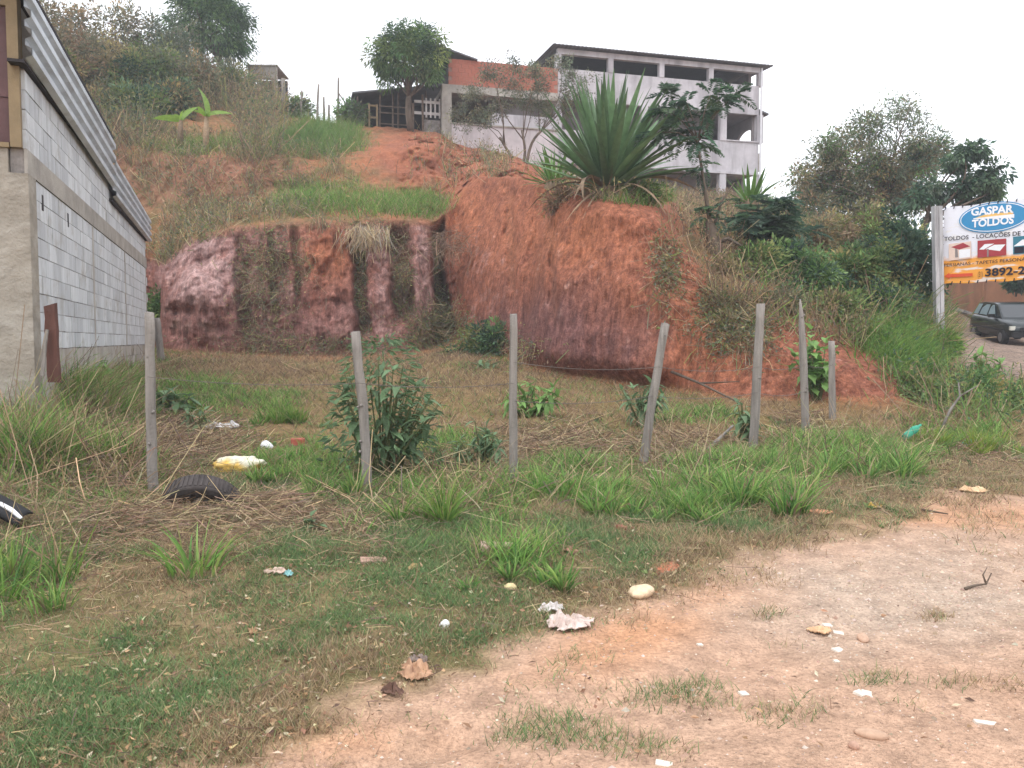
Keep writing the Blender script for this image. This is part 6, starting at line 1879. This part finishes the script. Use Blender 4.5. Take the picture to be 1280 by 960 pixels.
# hill brush, upper left
hb_d = (RTg > 7.8) * (RTg < 9.2) * (1 - sstep(PU, 320, 370)) * (1 - np.clip(ell(250, 186, 90, 9), 0, 1)) * np.clip(.8 + nzA * .6, 0, 1.5) * (1 - sstep(PV, 142, 152) * sstep(PU, 185, 200) * (1 - sstep(PU, 285, 310)))
P, N, pu, pv = scatter(hb_d, 22000); n = len(P)
c = mixc(pick(DRYB + STRAW[:2], n, .16), pick(WEED + GREYG + BROWNG, n), (rng.random(n) < .5).astype(float))
parts = [strands(P - [0, 0, .05], rng.uniform(.5, 1.6, n), rng.uniform(.014, .026, n), rng.uniform(0, 6.28, n), rng.uniform(.7, 1.5, n), rng.uniform(.05, .35, n), c)]
k = 42000
i = rng.choice(n, k); Pl = P[i] + rng.normal(0, .2, (k, 3)) + np.stack([np.zeros(k), np.zeros(k), rng.uniform(.1, 1.4, k)], -1)
cl = fbm(Pl, .35, 251, 2)
parts.append(leaves(Pl, unit(k), rng.uniform(.1, .2, k), rng.uniform(.04, .075, k), mixc(pick(WEED + DARKG, k), pick(BROWNG + DRYB, k), np.clip(cl * 1.4 + .5, 0, 1))))
stuff('hill_brush', parts, 'foliage', 'tangled brown and olive brush over the upper-left hillside', 'brush')
# undergrowth of the right-hand bank
ub = (sstep(PU, 832, 875) * (1 - sstep(PU, 1170, 1195)) * (RTg > 5.55) * (RTg < 9.1)) * np.clip(.75 + nzA * .7 + nzB * .3, 0, 1.5) * (1 - .8 * ell(870, 300, 25, 40))
ub += sstep(PU, 1090, 1130) * (1 - sstep(PU, 1174, 1188)) * (RTg > 4.0) * (RTg < 7.2) * np.clip(.9 + nzB * .5, 0, 1.4)
ub += (PU > 1180) * (RTg > 4.0) * (RTg < 4.75) * .8
ub += near_w * ell(1220, 520, 60, 14) * 1.0
P, N, pu, pv = scatter(ub, 42000); n = len(P)
gz = fbm(P, .5, 261, 2); brown = np.clip(.62 + gz * .9 + .5 * (pu < 930) - .45 * (pu > 1090), 0, 1)
c = mixc(pick(WEED + MIDG + GRASS, n), pick(DRYB + STRAW, n, .16), (rng.random(n) < brown).astype(float))
hz = np.clip(.9 + gz, .4, 1.7)
parts = [strands(P - [0, 0, .04], rng.uniform(.2, .75, n) * hz, rng.uniform(.008, .016, n), rng.uniform(0, 6.28, n), rng.uniform(.5, 1.5, n), rng.uniform(.05, .45, n), c)]
k = 44000
i = rng.choice(n, k); Pl = P[i] + rng.normal(0, .1, (k, 3)) + np.stack([np.zeros(k), np.zeros(k), rng.uniform(.03, .6, k) * hz[i]], -1)
parts.append(leaves(Pl, unit(k), rng.uniform(.05, .12, k), rng.uniform(.02, .045, k), mixc(pick(WEED + MIDG + DARKG, k), pick(BROWNG + DRYB, k), np.clip(brown[i] * 1.2 - .15, 0, 1) * (rng.random(k) < .75))))
stuff('bank_undergrowth', parts, 'foliage', 'tangled dry and green undergrowth covering the right-hand bank', 'undergrowth')
# tall green grass near the banner post
tg = (RTg > 4.1) * (RTg < 7.0) * (ell(1128, 425, 36, 26) + .5 * ell(1150, 462, 28, 16)) * (1 - sstep(PU, 1160, 1176))
P, N, pu, pv = scatter(tg, 9000); n = len(P)
cb = pick(BRIGHT + GRASS, n)
stuff('bank_grass', [blades(P, N, rng.uniform(.25, .65, n) * np.where(pu > 1180, .5, 1), rng.uniform(.012, .022, n), rng.uniform(0, 6.28, n), rng.uniform(.1, .6, n), rng.uniform(.2, .9, n), cb * .85, cb * 1.05, 3)], 'grass', 'long green grass around the foot of the banner post', 'grass')
# weeds in the grooves and on the face of the cut
cg = face * (np.clip(groove * 1.0 - .25, 0, .35) * np.clip(.5 + nzB, 0, 1.3) * (PU < 545) + .55 * np.clip(nzB + .1, 0, 1) * sstep(-PU, -420, -300) * (PU > 300) + .9 * ell(545, 415, 30, 25) + .2 * ell(330, 350, 30, 60) + .5 * ell(458, 290, 22, 14) + .8 * ell(600, 440, 45, 16) + .8 * ell(830, 340, 14, 35) + .6 * ell(900, 400, 30, 30) + .9 * ell(930, 410, 30, 30) + .5 * ell(420, 435, 120, 10))
P, N, pu, pv = scatter(cg, 10000); n = len(P)
c = mixc(pick(DRYB + STRAW[:2], n, .16), pick(WEED + GREYG, n), (rng.random(n) < .45).astype(float))
parts = [strands(P, rng.uniform(.15, .5, n), rng.uniform(.007, .013, n), rng.uniform(-2.8, -.3, n), rng.uniform(-1.2, 1.0, n), rng.uniform(.1, .5, n), c)]
k = 17000; i = rng.choice(n, k)
parts.append(leaves(P[i] + rng.normal(0, .08, (k, 3)) - np.array([0, .06, 0]), unit(k), rng.uniform(.05, .11, k), rng.uniform(.02, .045, k), pick(WEED + GREYG + BROWNG, k)))
# pale dead grass hanging over the lip between two pillars
k = 300
Ph = at(458, 286, 22.4) + rng.normal(0, 1, (k, 3)) * [.32, .2, .08]
parts.append(strands(Ph, rng.uniform(.3, .8, k), np.full(k, .011), rng.uniform(-2.6, -.5, k), rng.uniform(-1.5, -.6, k), rng.uniform(.05, .3, k), pick(STRAW[:3] + [lin(170, 160, 150)], k)))
k = 260
Ph = at(560, 300, 23.4) + rng.normal(0, 1, (k, 3)) * [.3, .2, .2]
parts.append(strands(Ph, rng.uniform(.3, .9, k), np.full(k, .012), rng.uniform(-2.9, -.2, k), rng.uniform(-1.3, .3, k), rng.uniform(.05, .4, k), pick(DRYB, k)))
stuff('cliff_weeds', parts, 'straw', 'wiry weeds and hanging dead grass in the clefts of the clay cut', 'weeds')
# leaf litter and small broadleaf weeds pressed into the turf
ld = near_w * (1 - road * .97) * (PV > 600) * np.clip(.5 + nzB + nzA, .05, 2) * (10 / np.clip(G[..., 1], 2.5, 10))
P, N, pu, pv = scatter(ld, 8000); n = len(P)
az_ = rng.uniform(0, 6.28, n); el_ = rng.normal(.1, .25, n)
D = np.stack([np.cos(az_) * np.cos(el_), np.sin(az_) * np.cos(el_), np.sin(el_)], -1)
stuff('leaf_litter', [leaves(P + [0, 0, .012], D, rng.uniform(.015, .05, n), rng.uniform(.008, .022, n), pick([lin(170, 134, 104), lin(140, 108, 86), lin(196, 164, 128), lin(112, 90, 76), lin(206, 190, 160)], n, .15))], 'straw', 'small dry leaves scattered over the turf', 'leaves')
P, N, pu, pv = scatter(near_w * (1 - road) * (PV > 520) * np.clip(nzB * 1.4 + nzC - .1, 0, 1), 900); n = len(P)
i = np.repeat(np.arange(n), 9); k = len(i); az_ = rng.uniform(0, 6.28, k); el_ = rng.uniform(.1, .9, k)
D = np.stack([np.cos(az_) * np.cos(el_), np.sin(az_) * np.cos(el_), np.sin(el_)], -1)
sz = (rng.uniform(.018, .04, n) * np.clip(P[:, 1] / 5, .7, 1.6))[i]
stuff('ground_weeds', [leaves(P[i] + [0, 0, .005] + rng.normal(0, .012, (k, 3)), D, sz * rng.uniform(.7, 1.3, k), sz * .5, np.repeat(pick(MIDG + WEED + TURF, n), 9, 0) * (1 + rng.normal(0, .1, (k, 1))))], 'foliage', 'small broad-leaved weeds dotted through the grass', 'weeds')
# pebbles and grit on the dirt
gd = near_w * road * np.clip(.25 + grav * 1.2 + .3 * nzB, .05, 2) * (10 / np.clip(G[..., 1], 2.5, 10))
P, N, pu, pv = scatter(gd, 8000); n = len(P)
r_ = rng.gamma(1.6, .0020, n) + .0015
oct_ = np.array([(1, 0, 0), (-1, 0, 0), (0, 1, 0), (0, -1, 0), (0, 0, .7), (0, 0, -.7)], float)
V = P[:, None] + oct_[None] * r_[:, None, None] * rng.uniform(.6, 1.3, (n, 6, 1))
fc = np.array([(0, 2, 4), (2, 1, 4), (1, 3, 4), (3, 0, 4), (2, 0, 5), (1, 2, 5), (3, 1, 5), (0, 3, 5)])
F_ = (np.arange(n)[:, None, None] * 6 + fc[None]).reshape(-1, 3)
c = np.repeat(pick([lin(190, 166, 146), lin(178, 150, 130), lin(206, 190, 174), lin(160, 136, 118)], n), 6, 0)
stuff('gravel', [(V.reshape(-1, 3), [F_], c)], 'litter', 'scattered pale gravel over the bare dirt', 'gravel')

# ------------------------------------------------------------------ grass tufts one can point at
def tuft(label, px, py, r, h, n, pal=GRASS, single=False, w=(.012, .026), seed=0):
    f = foot(px, py, 4.0); h *= 1.12; n = n if single else int(n * 1.7)
    m_ = 1 if single else max(3, n // 45)
    ctr = rng.normal(0, r * (.0 if single else .62), (m_, 2)); hs_ = rng.uniform(.4, 1.15, m_); ci = rng.integers(0, m_, n)
    a = rng.uniform(0, 6.28, n); rr = r * np.sqrt(rng.random(n)) * (.45 if single else .22)
    P = np.stack([ctr[ci, 0] + rr * np.cos(a), ctr[ci, 1] + rr * np.sin(a), np.full(n, -.02)], -1)
    lean = rng.uniform(.05, .6, n) * (.5 + rr / r)
    cb = pick(pal, n); cb = mixc(cb, pick(STRAW, n), (rng.random(n) < .1).astype(float))
    if not single:
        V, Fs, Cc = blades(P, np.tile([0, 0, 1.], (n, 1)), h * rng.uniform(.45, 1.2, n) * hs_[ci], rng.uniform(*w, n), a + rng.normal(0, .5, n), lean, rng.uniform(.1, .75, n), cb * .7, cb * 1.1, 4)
        o = link('grass_tuft', npmesh('grass_tuft', V, Fs, Cc), MAT['grass']); o.location = f
        return tag(o, label, 'grass', 'grass tufts along the lot front')
    o = thing('grass_tuft', label, 'grass', f, 0, 'grass tufts along the lot front')
    for k in range(n):
        V, Fs, Cc = blades(P[k:k + 1], np.array([[0, 0, 1.]]), np.array([h * rng.uniform(.55, 1.1)]), np.array([rng.uniform(*w)]), a[k:k + 1] + rng.normal(0, .4), lean[k:k + 1], rng.uniform(.2, .8, 1), cb[k:k + 1] * .85, cb[k:k + 1] * 1.1, 5, .6)
        link('blade', npmesh('blade', V, Fs, Cc), MAT['grass'], o)
    return o
tuft('broad-bladed grass tuft in front of the straw below the tyre', 243, 716, .34, .36, 60, BRIGHT + GRASS, True, (.013, .024))
tuft('low spreading grass tuft near the centre of the turf', 662, 730, .2, .17, 150, GRASS)
tuft('small grass tuft just above the low spreading one', 628, 702, .14, .16, 90, BRIGHT)
tuft('bright tall grass tuft right of the large-leaved bush', 550, 655, .2, .36, 170, BRIGHT)
tuft('dense grass tuft at the foot of the leaning post', 760, 642, .24, .26, 260, GRASS)
tuft('big dense grass tuft right of the leaning post base', 915, 625, .45, .34, 520, GRASS)
tuft('grass tuft left of the big dense one', 855, 640, .26, .22, 220, GRASS)
tuft('big rounded grass tuft near the green bottle', 1098, 590, .42, .38, 480, GRASS)
tuft('grass tuft in front of the two rightmost posts', 1010, 594, .36, .3, 320, GRASS)
tuft('yellowish green grass tuft at far right by the road corner', 1232, 562, .36, .3, 340, [lin(140, 158, 70), lin(124, 148, 66), lin(156, 166, 84)])
tuft('small yellowish grass tuft left of the turquoise can', 1163, 556, .24, .24, 200, [lin(140, 158, 70), lin(124, 148, 66)])
tuft('coarse grass tuft at the left edge below the plastic shell', 30, 735, .4, .34, 170, BRIGHT + GRASS, False, (.009, .017))
tuft('leaning coarse grass tuft at the left edge below the block corner', 22, 540, .42, .62, 220, GRASS + STRAW[:2], False, (.009, .016))
tuft('grass tuft between the stake and the first fence post', 85, 520, .4, .5, 160, BRIGHT + STRAW[:2], False, (.009, .016))
tuft('upright grass tuft in the lot behind the white bag', 346, 528, .3, .34, 190, BRIGHT)
tuft('grass tuft right of the white sack', 352, 596, .3, .22, 240, GRASS)
tuft('tall grass tuft left of the large-leaved bush', 420, 620, .22, .3, 170, GRASS)
tuft('grass tuft around the base of the middle fence post', 690, 618, .26, .3, 220, GRASS)

# ------------------------------------------------------------------ scattering volume added to lift dark tones, in place of lens veil
hzm = bpy.data.materials.new('added_haze'); hzm.use_nodes = True
t = hzm.node_tree; t.nodes.clear()
ou = t.nodes.new('ShaderNodeOutputMaterial'); pv_ = t.nodes.new('ShaderNodeVolumePrincipled')
pv_.inputs['Color'].default_value = (0.93, 0.95, 1.0, 1); pv_.inputs['Density'].default_value = 0.0019
t.links.new(pv_.outputs[0], ou.inputs['Volume'])
b = MB(); b.box(-2600, 2600, -2600, 2600, -1.2, 34)
tag(b.build('haze', hzm), 'thin pale haze added over the whole place to lift dark tones', 'haze', kind='stuff')
